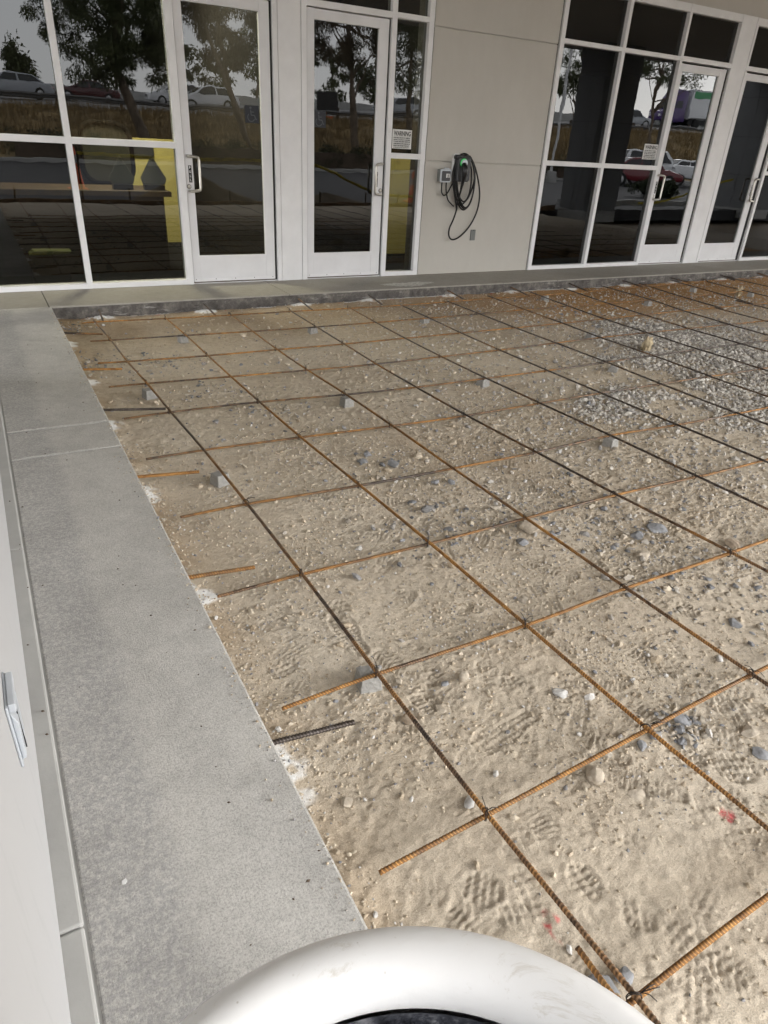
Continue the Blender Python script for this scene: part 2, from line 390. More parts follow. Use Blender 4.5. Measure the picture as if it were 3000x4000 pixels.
# rough front face of the entrance slab, a thin skin of broken concrete
def curb_skin():
    xs = np.arange(.40, 13.5, .02); zs = np.linspace(-.16, -.012, 10)
    V = []; 
    for i, x in enumerate(xs):
        for j, z in enumerate(zs):
            V.append((x, -.7015 - (0.010 * math.sin(j / 9 * math.pi) * RNG.random()) - .012 * (1 - j / 9) * (.5 + .5 * math.sin(x * 3.1 + math.sin(x * 7))), z))
    n = len(zs); F = [(i * n + j, (i + 1) * n + j, (i + 1) * n + j + 1, i * n + j + 1) for i in range(len(xs) - 1) for j in range(n - 1)]
    tag(np_mesh('curb_face', np.array(V), np.array(F), 'curbface', True), kind='structure')
curb_skin()
def wobble_strip(name, x0, x1, y, wmin, wmax, z, mat):
    V = []; F = []; xs = np.arange(x0, x1, .012)
    for i, x in enumerate(xs):
        ww = wmin + (wmax - wmin) * RNG.random() * abs(math.sin(x * 9 + 1)); V += [(x, y - ww * .35, z), (x, y + ww, z)]
        if i: F.append((2 * i - 2, 2 * i, 2 * i + 1, 2 * i - 1))
    return tag(np_mesh(name, np.array(V), np.array(F), mat), kind='structure')
wobble_strip('pale_joint_line', -.07, .39, -3.465, .006, .022, .0028, 'jointwhite')
wobble_strip('pale_joint_line', -.03, .30, -3.805, .004, .009, .0028, 'jointwhite')
def spall():
    V = [(3.93, -.52, .004)]; F = []; n = 60
    for k in range(n):
        t = 2 * math.pi * k / n; r = 1 + .35 * RNG.random() - .2 + .2 * math.sin(3 * t)
        V.append((3.93 + .30 * r * math.cos(t), -.53 + .11 * r * math.sin(t), .004))
    F = np.array([(0, k + 1, (k + 1) % n + 1) for k in range(n)]); tag(np_mesh('rough_concrete_patch', np.array(V), F, 'spall'), kind='structure')
spall()
tag(MB().add([(-900, -900, -.6), (900, -900, -.6), (900, 60, -.6), (-900, 60, -.6)], [(0, 1, 2, 3)]).build('ground', 'earth'), kind='structure')
tag(MB().box(-60, 90, -28.2, -9.75, -.5, -.17).build('parking_lot', 'asphalt'), kind='structure')
tag(MB().box(-60, 90, -28.5, -28.2, -.5, -.02).build('kerb', 'strip', bevel=.02), kind='structure')
tag(MB().box(16.6, 23.0, -11.4, -11.2, -.4, .0).build('island_kerb', 'strip', bevel=.02), kind='structure')

# ------------------------------------------------------------------ setting: the dug-out dirt with bootprints
def lattice(scale, seed):
    r = np.random.default_rng(seed); T = r.random((256, 256)).astype(np.float32)
    def f(x, y):
        u = x / scale + 71.3; v = y / scale + 133.7; i = np.floor(u).astype(int); j = np.floor(v).astype(int)
        a = u - i; b = v - j; a = a * a * (3 - 2 * a); b = b * b * (3 - 2 * b); i &= 255; j &= 255; i1 = (i + 1) & 255; j1 = (j + 1) & 255
        return (T[i, j] * (1 - a) + T[i1, j] * a) * (1 - b) + (T[i, j1] * (1 - a) + T[i1, j1] * a) * b - .5
    return f
NZ = [lattice(s, 20 + k) for k, s in enumerate((1.3, .45, .16, .06, .028, .014))]
GX0, GX1, GY0, GY1 = .402, 13.0, -9.45, -.695
xs = [GX0]; d = .006
while xs[-1] < GX1:
    if xs[-1] > 2.3: d = min(.03, d * 1.012)
    xs.append(xs[-1] + d)
ys = [GY1]
while ys[-1] > GY0:
    y = ys[-1]; ys.append(y - (.010 if y > -4 else (.006 if y > -7.05 else .05)))
xs = np.array(xs); ys = np.array(ys[::-1]); XX, YY = np.meshgrid(xs, ys)
Z = -.118 + .020 * NZ[0](XX, YY) + .011 * NZ[1](XX, YY) + .006 * NZ[2](XX, YY)
rough = np.clip(.5 + 1.6 * NZ[1](XX + 9, YY - 4), .15, 1.2)          # loose against trampled patches
Z += rough * (.0042 * NZ[3](XX, YY) + .0058 * NZ[4](XX, YY) + .0055 * NZ[5](XX, YY))
Z += .014 * np.exp(-((YY + .70) / .16) ** 2) + .022 * np.exp(-((XX - .40) / .10) ** 2) * (.6 + NZ[2](XX * 1.3, YY))
def sm(a, b, t): t = np.clip((t - a) / (b - a), 0, 1); return t * t * (3 - 2 * t)
def boot(cx, cy, hd, s=1.0, kind=0, depth=.0036, kb=.40, part=None):
    m = (np.abs(XX - cx) < .22) & (np.abs(YY - cy) < .22); iy, ix = np.where(m)
    if len(ix) == 0: return
    sl = (slice(iy.min(), iy.max() + 1), slice(ix.min(), ix.max() + 1)); dx = XX[sl] - cx; dy = YY[sl] - cy
    u = (dx * math.cos(hd) + dy * math.sin(hd)) / s; v = (-dx * math.sin(hd) + dy * math.cos(hd)) / s
    wd = .047 + .008 * np.cos((u - .06) * 18) - .010 * sm(.02, -.06, u) * sm(-.13, -.06, u)
    e = (np.abs(u) / .145) ** 3.5 + (np.abs(v) / wd) ** 3
    if part: e = ((u - part[0]) / part[1]) ** 2 + ((v - part[2]) / part[3]) ** 2
    ins = sm(1.15, .8, e); rim = np.exp(-((e - 1.35) / .35) ** 2)
    if kind == 0: p = np.minimum(sm(-.25, .35, np.sin(u * 2 * math.pi / .0185)), sm(-.75, -.2, np.sin(v * 2 * math.pi / .026 + .8)))
    elif kind == 1: p = sm(-.2, .4, np.sin((u + .55 * np.abs(v)) * 2 * math.pi / .019))
    else: p = np.minimum(sm(-.3, .3, np.sin(u * 2 * math.pi / .021)), sm(-.5, .1, np.sin(v * 2 * math.pi / .022)))
    keep = np.clip(kb + 2.3 * NZ[2](XX[sl] + cx, YY[sl] * 1.1) + .8 * NZ[3](XX[sl], YY[sl] + cy), 0, 1)
    Z[sl] += keep * (-depth * .30 * ins + depth * 1.25 * ins * (p - .5) + (.0010 if part else .0030) * rim * (e > 1)) - rough[sl] * 0
FP = [(0.894, -5.764, 1.5, 0), (1.607, -5.974, 2.75, 0), (1.626, -5.821, 2.8, 1), (1.461, -6.118, 1.7, 0), (1.192, -6.104, 2.6, 1), (1.464, -6.298, 2.8, 0), (1.519, -6.368, 2.7, 0), (1.175, -6.405, 2.2, 1), (1.079, -6.423, .9, 2), (0.923, -6.41, 1.5, 0), (1.459, -4.672, 1.2, 1), (1.175, -4.691, .5, 1), (1.054, -4.127, .6, 1), (0.55, -5.473, .2, 2), (0.562, -5.583, 2.8, 1), (0.617, -5.985, .7, 0), (1.654, -4.789, .4, 0), (1.695, -5.345, 2.0, 1), (0.969, -6.521, 2.5, 2), (2.005, -5.827, 2.2, 1), (1.02, -6.29, .4, 1), (.70, -6.33, 2.4, 2)]

for k in range(190):
    boot(random.uniform(.5, 5.5), random.uniform(-6.9, -.95), random.uniform(0, 6.28), random.uniform(.72, .92), random.randint(0, 2), random.uniform(.0022, .0048))
for k in range(110):
    boot(random.uniform(3, 10), random.uniform(-4, -.95), random.uniform(0, 6.28), 1, random.randint(0, 2), random.uniform(.003, .0055))
for i, (cx, cy, hd, k) in enumerate(FP):
    boot(cx, cy, hd, .9, k, .0050, .62, None if i == 1 else (random.uniform(-.02, .02), random.uniform(.05, .085), 0, random.uniform(.038, .055)))
for i in range(300):
    boot(random.uniform(.5, 2.3), random.uniform(-6.85, -4.2), random.uniform(0, 6.28), .9, random.randint(0, 2), random.uniform(.0020, .0038), .62, (0, random.uniform(.04, .075), 0, random.uniform(.03, .05)))
Z += .0016 * NZ[5](XX * 1.7, YY * 1.7) + .0012 * NZ[4](XX * 2.1, YY * 2.1)
WALK_DOWELS = [((.395, -1.405), (.669, -1.494)), ((.395, -2.38), (.643, -2.422)), ((.395, -3.17), (.729, -3.251)), ((.395, -4.09), (.678, -4.127)), ((.395, -4.968), (.644, -4.99)), ((.395, -5.798), (.635, -5.821))]
STOOP_DOWELS = [((.763, -.695), (.738, -1.064)), ((1.663, -.695), (1.647, -1.118)), ((2.588, -.695), (2.541, -1.146)), ((3.357, -.695), (3.292, -1.113)), ((4.324, -.695), (4.269, -1.083)), ((5.184, -.695), (5.095, -1.155)), ((6.076, -.695), (5.989, -1.121)), ((6.974, -.695), (6.926, -1.081)), ((7.85, -.695), (7.861, -1.029)), ((8.862, -.685), (8.738, -1.016)), ((9.658, -.69), (9.574, -.96))]
dust = np.zeros_like(Z); wob = 1 + 1.6 * NZ[3](XX, YY) + 1.2 * NZ[4](XX, YY)
for (ax, ay), _ in WALK_DOWELS:
    q = np.exp(-(((XX - .41) / .07) ** 2 + ((YY - ay + .065) / .085) ** 2)) ; dust = np.maximum(dust, 1.15 * q * wob); Z += .010 * q
for (ax, ay), _ in STOOP_DOWELS:
    q = np.exp(-(((XX - ax) / .10) ** 2 + ((YY + .735) / .055) ** 2)); dust = np.maximum(dust, 1.15 * q * wob); Z += .020 * q
dust = np.maximum(dust, .75 * np.exp(-((YY + .715) / .03) ** 2) * np.clip(.2 + 2.4 * NZ[2](XX * .7, YY), 0, 1))
dust = sm(.22, .6, dust)
darken = np.clip(sm(-2.4, -.75, YY + .5 * NZ[0](XX, YY)) * .7 + 1.0 * np.exp(-((XX - .40) / .13) ** 2) * (.4 + NZ[2](XX, YY)) + sm(.2, .45, NZ[1](XX + 3, YY)) * .25, 0, 1)  # dirt browner and darker towards the building, along the walkway edge and in patches
iron = sm(3.4, 6.0, XX + 1.2 * NZ[0](XX * 1.2, YY)) * sm(-2.7, -1.5, YY + .5 * NZ[1](XX, YY)) * .95
spray = np.zeros_like(Z); w2 = np.clip(1 + 3.4 * NZ[4](XX * 1.3, YY) + 2.2 * NZ[5](XX, YY), 0, 2)
for px, py, rx, ry in [(.792, -6.475, .020, .040), (1.37, -6.459, .026, .020)] + [(x, -.742, .035, .018) for x in (.638, 1.231, 1.83, 3.031, 3.609, 4.194, 4.9)]:
    spray = np.maximum(spray, np.exp(-(((XX - px) / rx) ** 2 + ((YY - py) / ry) ** 2)) * w2)
spray = sm(.45, .9, spray)
nx, ny = len(xs), len(ys)
idx = np.arange(nx * ny).reshape(ny, nx)
F = np.stack([idx[:-1, :-1], idx[:-1, 1:], idx[1:, 1:], idx[1:, :-1]], -1).reshape(-1, 4)
dirt = np_mesh('dirt_ground', np.stack([XX, YY, Z], -1).reshape(-1, 3), F, 'dirt', True, attrs={'dust': dust.ravel(), 'darken': darken.ravel(), 'iron': iron.ravel(), 'spray': spray.ravel()})
tag(dirt, kind='structure')
def gz(x, y):
    return Z[np.clip(np.searchsorted(ys, y), 0, ny - 1), np.clip(np.searchsorted(xs, x), 0, nx - 1)]

# ------------------------------------------------------------------ loose stones lying everywhere (stuff)
def ico():
    bm = bmesh.new(); bmesh.ops.create_icosphere(bm, subdivisions=1, radius=1); V = np.array([v.co[:] for v in bm.verts]); F_ = np.array([[v.index for v in f.verts] for f in bm.faces]); bm.free(); return V, F_
IV, IF = ico()
def scatter(name, X, Y, S, mat, flat=(.45, .85), sink=.25, jit=.28, label=None):
    n = len(X); nv = len(IV)
    sh = IV[None] * (1 + jit * (RNG.random((n, nv, 1)) * 2 - 1))
    sh = sh * np.stack([RNG.uniform(.75, 1.3, n), RNG.uniform(.6, 1.0, n), RNG.uniform(*flat, n)], -1)[:, None]
    t = RNG.uniform(0, 6.28, n); c, s_ = np.cos(t)[:, None], np.sin(t)[:, None]
    tl = RNG.normal(0, .25, n)[:, None]
    x = sh[..., 0] * c - sh[..., 1] * s_; y = sh[..., 0] * s_ + sh[..., 1] * c; z = sh[..., 2] + tl * x
    P = np.stack([x, y, z], -1) * (S[:, None, None] / 2)
    h = S / 2 * (np.mean(flat)) * (1 - 2 * sink)
    P += np.stack([X, Y, gz(X, Y) + h], -1)[:, None]
    F_ = (IF[None] + (np.arange(n) * nv)[:, None, None]).reshape(-1, 3)
    return tag(np_mesh(name, P.reshape(-1, 3), F_, mat), label, 'stones', None, 'stuff')
def inpoly(X, Y, poly):
    r = np.zeros(len(X), bool); n = len(poly)
    for i in range(n):
        (x1, y1), (x2, y2) = poly[i], poly[(i + 1) % n]
        k = (y1 > Y) != (y2 > Y); r ^= k & (X < (x2 - x1) * (Y - y1) / (y2 - y1 + 1e-9) + x1)
    return r
CL = [(1.599, -4.274, .16), (1.506, -4.925, .16), (1.785, -4.941, .2), (2.253, -5.048, .2), (2.257, -5.329, .14), (2.165, -5.655, .13), (1.175, -2.889, .18), (0.997, -2.198, .16), (0.485, -0.918, .12), (0.501, -1.985, .14), (1.296, -3.393, .16), (3.373, -4.531, .4), (2.069, -4.935, .3), (1.514, -6.204, .04), (2.127, -5.759, .2), (0.826, -6.559, .045)]
lowf = lattice(.33, 77)
def field(n, x0, x1, y0, y1, dens):
    X = RNG.uniform(x0, x1, n); Y = RNG.uniform(y0, y1, n); k = RNG.random(n) < dens(X, Y); return X[k], Y[k]
dn = lambda X, Y: np.clip(.50 + 1.3 * lowf(X, Y) + .25 * sm(1.2, 3.2, X) + .8 * np.exp(-((X - .44) / .07) ** 2), .03, 1)
X, Y = field(58000, .42, 3.2, -7.05, -3.6, dn); scatter('loose_pebbles', X, Y, RNG.gamma(1.9, .0019, len(X)) + .0024, 'pebble', label='small tan and grey pebbles strewn over the dirt nearest the camera')
X, Y = field(42000, .42, 12.5, -5.4, -.72, lambda X, Y: dn(X, Y) * (.35 + .65 * sm(1.4, 3.4, X))); scatter('loose_pebbles', X, Y, RNG.gamma(2.0, .0036, len(X)) + .004, 'pebble', label='small pebbles strewn over the dirt towards the building')
X, Y = field(4200, .43, 3.0, -7.0, -3.6, lambda X, Y: np.clip(.22 + 2.2 * lowf(X * 1.6 + 2, Y * 1.6), .02, 1)); scatter('loose_pebbles', X, Y, RNG.gamma(2.2, .0026, len(X)) + .004, 'clod', (.5, .8), .3, .35, label='dry crumbs of dirt in loose clusters near the camera')
X, Y = field(12000, 1.2, 9.0, -5.6, -.9, lambda X, Y: np.clip(.40 + 1.6 * lowf(X * .7 + 8, Y * .7), .03, 1) * (.2 + .8 * sm(1.5, 3.4, X))); scatter('loose_pebbles', X, Y, RNG.gamma(2.4, .0042, len(X)) + .006, 'mixed', (.5, .85), .22, .33, label='mixed tan and grey stones scattered over the middle of the dirt')
X, Y = field(1500, .45, 5.5, -7.0, -1.0, lambda X, Y: np.clip(.25 + 1.3 * lowf(X + 5, Y), 0, 1)); scatter('loose_pebbles', X, Y, RNG.gamma(3.0, .0055, len(X)) + .008, 'pebble', label='larger single pebbles scattered between the bars')
cx = np.array(CL); k = RNG.integers(0, len(CL) - 1, 1900)
X = cx[k, 0] + RNG.normal(0, 1, 1900) * cx[k, 2] * 1.2; Y = cx[k, 1] + RNG.normal(0, 1, 1900) * cx[k, 2] * .9
ok = (X > .43) & (Y < -.75); X, Y = X[ok], Y[ok]
scatter('broken_stone_chips', X, Y, RNG.gamma(2.4, .0042, len(X)) + .006, 'chips', (.3, .7), .2, .4, label='clusters of blue grey broken stone chips in the dirt')
GP = [(4.45, -2.35), (4.919, -2.13), (5.158, -2.05), (5.645, -2.10), (5.976, -2.5), (6.6, -2.75), (6.9, -3.4), (6.4, -4.3), (5.4, -4.8), (4.6, -5.0), (3.9, -4.85), (3.5, -4.62), (2.963, -4.3), (3.05, -3.95), (3.281, -3.718), (3.653, -3.694), (4.05, -3.55), (4.45, -3.05), (4.486, -2.575)]
X = RNG.uniform(2.5, 7.4, 70000); Y = RNG.uniform(-5.6, -1.6, 70000)
ins = inpoly(X + .7 * lowf(X * 1.1, Y * 1.1) + RNG.normal(0, .10, len(X)), Y + .6 * lowf(Y * 1.1 + 4, X * 1.1) + RNG.normal(0, .08, len(X)), GP)
for px, py, pr in ((4.20, -3.72, .2), (3.763, -4.307, .22), (4.174, -4.047, .16)): ins &= ((X - px) ** 2 + ((Y - py) * .9) ** 2 > pr ** 2 * (1 + 1.2 * lowf(X * 3, Y * 3)))
edge = RNG.random(len(X)) < np.clip(.66 + 1.5 * lowf(X * .8 + 3, Y), .04, 1)
X, Y = X[ins & edge], Y[ins & edge]
scatter('gravel', X, Y, RNG.gamma(3, .0042, len(X)) + .009, 'gravel', (.5, .9), .2, .33, label='patch of pale crushed gravel under the bars on the right')
X, Y = field(6000, 2.3, 8.0, -5.3, -1.6, lambda X, Y: np.full(len(X), .5)); scatter('gravel', X, Y, RNG.gamma(2.6, .0042, len(X)) + .007, 'gravel', (.5, .9), .2, .33, label='pale gravel pieces spilled around the gravel patch')

# notable single stones
def stone(name, x, y, s, mat, label, flat=.6, seed=0, asp=1.25):
    r = np.random.default_rng(seed + 5); bm = bmesh.new(); bmesh.ops.create_icosphere(bm, subdivisions=3, radius=1)
    D = [Vector(r.normal(size=3)).normalized() for _ in range(15)]; hcut = r.uniform(.52, .84, 15); ang = r.uniform(0, 6.28)
    for v in bm.verts:
        p = v.co.copy()
        for dd, hh in zip(D, hcut):
            t = p.dot(dd)
            if t > hh: p -= dd * (t - hh) * .97
        p *= 1 + .05 * math.sin(5 * p.x + seed) * math.sin(6 * p.y)
        p.x *= asp; p.z *= flat; v.co = Matrix.Rotation(ang, 3, 'Z') @ p * (s / 1.9)
    me = bpy.data.meshes.new(name); bm.to_mesh(me); bm.free(); me.materials.append(M[mat]); me.polygons.foreach_set('use_smooth', [mat == 'st_pale'] * len(me.polygons))
    o = bpy.data.objects.new(name, me); COL.objects.link(o); o.location = (x, y, float(gz(np.array([x]), np.array([y]))[0]) + s * .5 * flat * .55); return tag(o, label, 'stone', 'single stones lying in the dirt')
ST = [(0.806, -6.133, .034, 'st_pale', 'pale stone tucked beside the first long bar just past its second cross bar', .6),
 (0.809, -5.824, .042, 'st_brown', 'round brown stone half buried under the first long bar', .5),
 (1.05, -5.752, .040, 'st_tan', 'angular tan stone with a dark shadow side inside the near bar square', .8),
 (0.863, -5.678, .026, 'st_tan', 'small tan stone just right of the nearest concrete spacer block', .8),
 (0.917, -5.831, .030, 'st_tan', 'half buried tan lump right of the first long bar', .5),
 (0.985, -5.75, .024, 'st_grey', 'small dark grey stone left of the angular tan stone', .8),
 (0.526, -5.998, .036, 'st_tan', 'tan stone close to the side walkway by the nearest dowel', .5),
 (1.281, -5.941, .046, 'st_pale', 'flat white oval stone alone in the middle of a bar square', .35),
 (1.155, -6.213, .052, 'st_tan', 'large rounded tan stone below the second nearest cross bar', .75),
 (1.674, -6.306, .050, 'st_tan', 'angular tan stone near the right edge of the photo', .6),
 (1.63, -6.372, .044, 'st_grey', 'flat slate grey stone at the right edge of the photo', .35),
 (1.347, -6.203, .032, 'st_grey', 'small slate grey stone below the second long bar crossing', .6),
 (1.532, -6.180, .046, 'st_grey', 'blue grey broken stone beside the cross bar right of the second long bar', .7),
 (2.088, -5.954, .050, 'st_grey', 'flat dark grey stone at the right edge above the second cross bar', .35),
 (1.87, -6.055, .030, 'st_pale', 'small pale stone right below the third long bar', .6),
 (1.214, -6.309, .044, 'st_tan', 'thin tan stone lying flat in the nearest bar square', .3),
 (0.797, -6.607, .056, 'st_grey', 'grey slate slab beside the lapped bars at the white rim', .45),
 (0.847, -6.615, .034, 'st_grey', 'blue grey chip right of the lapped bars', .7),
 (1.863, -5.104, .098, 'st_tan', 'large tan and grey rock under the crossing of the third long bar', .75),
 (1.749, -5.181, .055, 'st_grey', 'blue grey rock in front of the large tan rock', .45),
 (2.137, -5.474, .062, 'st_tan', 'rough tan rock in the middle of the stone chips', .65),
 (2.578, -5.578, .060, 'st_brown', 'brown rock beside the fourth long bar at its third cross bar', .6),
 (2.183, -5.332, .032, 'st_tan', 'orange tan stone beside the grey slate pieces', .8),
 (2.254, -5.349, .060, 'st_grey', 'grey slate piece right of the orange tan stone', .5),
 (2.39, -5.336, .085, 'st_grey', 'long flat grey slate piece by the fourth long bar', .3),
 (1.724, -4.541, .042, 'st_grey', 'left one of two dark stones below the third long bar', .6),
 (1.804, -4.565, .042, 'st_grey', 'right one of two dark stones below the third long bar', .6),
 (1.504, -4.183, .062, 'st_grey', 'flat grey slate fragment between the second and third long bars', .3),
 (1.629, -4.277, .074, 'st_grey', 'jagged grey slate fragment at the centre of the chip cluster', .35),
 (2.138, -4.175, .042, 'st_tan', 'pinkish tan stone right of the third long bar', .7)]
for i, (x, y, s, m, lb, fl) in enumerate(ST): stone('stone', x, y, s, m, lb, fl, i)
def crumple(x, y, s, label, seed):
    r = np.random.default_rng(seed); bm = bmesh.new(); bmesh.ops.create_icosphere(bm, subdivisions=3, radius=1)
    for v in bm.verts:
        v.co *= .65 + .5 * r.random() * (.5 + .5 * math.sin(4 * v.co.x + 3 * v.co.y)); v.co.x *= 1.7; v.co.y *= .6; v.co = v.co * s
    me = bpy.data.meshes.new('crumpled_paper'); bm.to_mesh(me); bm.free(); me.materials.append(M['crumple'])
    o = bpy.data.objects.new('crumpled_paper', me); COL.objects.link(o); o.location = (x, y, float(gz(np.array([x]), np.array([y]))[0]) + s * .55); o.rotation_euler = (0, -.35, .5); return tag(o, label, 'litter')
M['crumple'] = plain('crumpled_tan_paper', (.40, .33, .22), .9, .1, 0, .15, 30)
crumple(4.80, -3.08, .075, 'crumpled tan paper lying on the gravel patch', 1); crumple(8.10, -1.56, .07, 'small crumpled paper near the far right spacer block', 2)
# debris on the side walkway
def debris():
    n = 70; X = RNG.uniform(-.11, .38, n); Y = -1.2 - 5.6 * RNG.random(n) ** .6; P = []; F_ = []
    for i in range(n):
        s = RNG.uniform(.0015, .0042); a = RNG.uniform(0, 6.28); q = [(math.cos(a + t) * s * (1.6 if k % 2 else .8), math.sin(a + t) * s, 0) for k, t in enumerate((0, 1.4, 3.1, 4.6))]
        for dx, dy, _ in q: P.append((X[i] + dx, Y[i] + dy, .0075))
        P.append((X[i], Y[i], .0075 + s)); b = 5 * i; F_ += [(b, b + 1, b + 4), (b + 1, b + 2, b + 4), (b + 2, b + 3, b + 4), (b + 3, b, b + 4)]
    tag(np_mesh('walkway_debris', np.array(P), np.array(F_), 'woodgrey'), 'dark crumbs and dry leaf bits on the side walkway', 'debris', None, 'stuff')
debris()
def crumbs():
    n = 520; X = .40 - np.abs(RNG.normal(0, .022, n)) - .004; Y = RNG.uniform(-6.6, -.9, n); S = RNG.gamma(2, .0012, n) + .0016
    sh = IV[None] * (1 + .28 * (RNG.random((n, len(IV), 1)) * 2 - 1)); P = sh * (S / 2)[:, None, None] + np.stack([X, Y, S * .4 - .0015], -1)[:, None]
    tag(np_mesh('spilled_crumbs', P.reshape(-1, 3), (IF[None] + (np.arange(n) * len(IV))[:, None, None]).reshape(-1, 3), 'pebble'), 'tiny crumbs of dirt spilled along the walkway edge', 'crumbs', None, 'stuff')
crumbs()
tag(MB().prism([(-.001, -6.041), (.008, -6.038), (.009, -6.045), (.005, -6.050), (-.001, -6.049)], -.001, .0004, 'z').build('paint_chip', 'paper', at=(0.004, -6.045, 0)), 'white chip lying on the side walkway', 'chip')

# ------------------------------------------------------------------ reinforcing bars
LB = {1: [[0.668, -1.057], [0.693, -1.656], [0.702, -2.259], [0.725, -2.785], [0.741, -3.344], [0.763, -3.903], [0.776, -4.522], [0.782, -5.109], [0.782, -5.685], [0.786, -6.224], [0.800, -6.668], [.802, -6.83]],
 2: [[1.222, -1.12], [1.237, -1.707], [1.241, -2.311], [1.244, -2.807], [1.252, -3.361], [1.267, -3.932], [1.298, -4.568], [1.323, -5.121], [1.338, -5.693], [1.349, -6.202], [1.364, -6.555], [1.39, -7.6], [1.40, -9.2]],
 3: [[1.769, -1.099], [1.758, -1.775], [1.755, -2.319], [1.768, -2.875], [1.79, -3.373], [1.800, -3.971], [1.800, -4.572], [1.810, -5.114], [1.815, -5.68], [1.825, -6.188], [1.85, -7.5], [1.86, -9.2]],
 4: [[2.319, -1.149], [2.307, -1.65], [2.293, -2.346], [2.280, -2.878], [2.283, -3.439], [2.293, -3.979], [2.323, -4.57], [2.351, -5.101], [2.403, -5.685], [2.45, -6.6], [2.45, -9.2]],
 5: [[2.901, -1.176], [2.862, -1.795], [2.838, -2.326], [2.832, -2.881], [2.841, -3.435], [2.862, -3.968], [2.883, -4.524], [2.892, -5.126], [2.899, -5.504], [2.92, -7], [2.93, -9.2]],
 6: [[3.447, -1.205], [3.42, -1.767], [3.388, -2.316], [3.376, -2.885], [3.380, -3.438], [3.388, -3.958], [3.400, -4.58], [3.41, -5.104], [3.45, -9.2]],
 7: [[4.009, -1.17], [3.996, -1.751], [3.978, -2.301], [3.974, -2.94], [3.970, -3.419], [3.950, -3.971], [3.943, -4.569], [3.952, -4.782], [3.97, -9.2]],
 8: [[4.602, -1.062], [4.565, -1.735], [4.540, -2.32], [4.500, -2.809], [4.490, -3.398], [4.466, -3.957], [4.454, -4.439], [4.44, -9.2]],
 9: [[5.221, -0.987], [5.140, -1.70], [5.085, -2.322], [5.070, -2.846], [5.045, -3.405], [5.043, -4.035], [5.0, -9.2]],
 10: [[5.784, -0.939], [5.680, -1.717], [5.641, -2.274], [5.615, -2.822], [5.608, -3.384], [5.6, -9.2]],
 11: [[6.392, -0.911], [6.34, -1.721], [6.235, -2.245], [6.187, -2.854], [6.171, -3.262], [6.1, -9.2]],
 12: [[7.057, -0.882], [6.89, -1.657], [6.8, -2.268], [6.712, -2.892], [6.6, -9.2]],
 13: [[7.702, -0.835], [7.555, -1.663], [7.42, -2.22], [7.34, -2.6], [7.1, -9.2]],
 14: [[8.265, -0.859], [8.074, -1.959], [7.8, -9.2]], 15: [[8.892, -0.869], [8.738, -1.504], [8.4, -9.2]]}
RBARS = {1: [[.775, -6.668], [0.818, -6.667], [1.222, -6.657], [2.2, -6.65], [5.5, -6.6]], 2: [[0.494, -6.228], [0.793, -6.216], [1.362, -6.195], [1.842, -6.18], [3, -6.17], [7, -6.15]],
 3: [[0.482, -5.682], [0.789, -5.673], [1.35, -5.681], [1.832, -5.668], [2.426, -5.672], [2.668, -5.666], [8, -5.65]], 4: [[0.474, -5.097], [0.789, -5.092], [1.336, -5.103], [1.829, -5.096], [2.373, -5.09], [2.915, -5.104], [3.48, -5.11], [8, -5.1]],
 5: [[0.497, -4.502], [0.788, -4.502], [1.311, -4.535], [1.806, -4.545], [2.344, -4.545], [2.926, -4.52], [3.438, -4.55], [4.279, -4.563], [9, -4.55]],
 6: [[0.49, -3.879], [0.77, -3.878], [1.279, -3.903], [1.819, -3.935], [2.298, -3.95], [3.416, -3.935], [3.992, -3.942], [4.514, -3.935], [5.183, -3.944], [10, -3.94]],
 7: [[0.493, -3.309], [0.75, -3.295], [1.219, -3.305], [1.827, -3.364], [2.304, -3.395], [2.867, -3.402], [3.549, -3.405], [4.546, -3.37], [6.026, -3.366], [11, -3.36]],
 8: [[0.507, -2.738], [0.726, -2.745], [1.259, -2.781], [1.792, -2.82], [2.29, -2.85], [2.856, -2.845], [3.407, -2.835], [4.528, -2.785], [5.641, -2.802], [6.837, -2.811], [12, -2.8]],
 9: [[0.524, -2.212], [0.712, -2.233], [1.258, -2.268], [1.768, -2.28], [2.321, -2.295], [3.417, -2.277], [4.602, -2.26], [6.283, -2.205], [7.725, -2.203], [12, -2.19]],
 10: [[0.558, -1.636], [0.694, -1.649], [1.248, -1.682], [1.774, -1.72], [2.307, -1.735], [3.461, -1.72], [4.6, -1.69], [6.44, -1.665], [8.619, -1.59], [12, -1.56]],
 11: [[0.575, -1.075], [0.678, -1.06], [1.226, -1.105], [1.763, -1.13], [2.328, -1.135], [3.471, -1.17], [4.601, -1.14], [5.693, -1.12], [7.549, -1.0], [9.555, -0.949], [12, -.93]]}
LZ, RZ = -.0468, -.0600
CAMV = Vector((0, -7, 1.33))
def catmull(P, step):
    P = [np.array(p, float) for p in P]; out = []
    for i in range(len(P) - 1):
        p0 = P[i - 1] if i else 2 * P[i] - P[i + 1]; p1, p2 = P[i], P[i + 1]; p3 = P[i + 2] if i + 2 < len(P) else 2 * p2 - p1
        n = max(2, int(np.linalg.norm(p2 - p1) / step))
        for k in range(n):
            t = k / n; out.append(.5 * (2 * p1 + (p2 - p0) * t + (2 * p0 - 5 * p1 + 4 * p2 - p3) * t * t + (3 * p1 - p0 - 3 * p2 + p3) * t ** 3))
    out.append(P[-1]); return np.array(out)
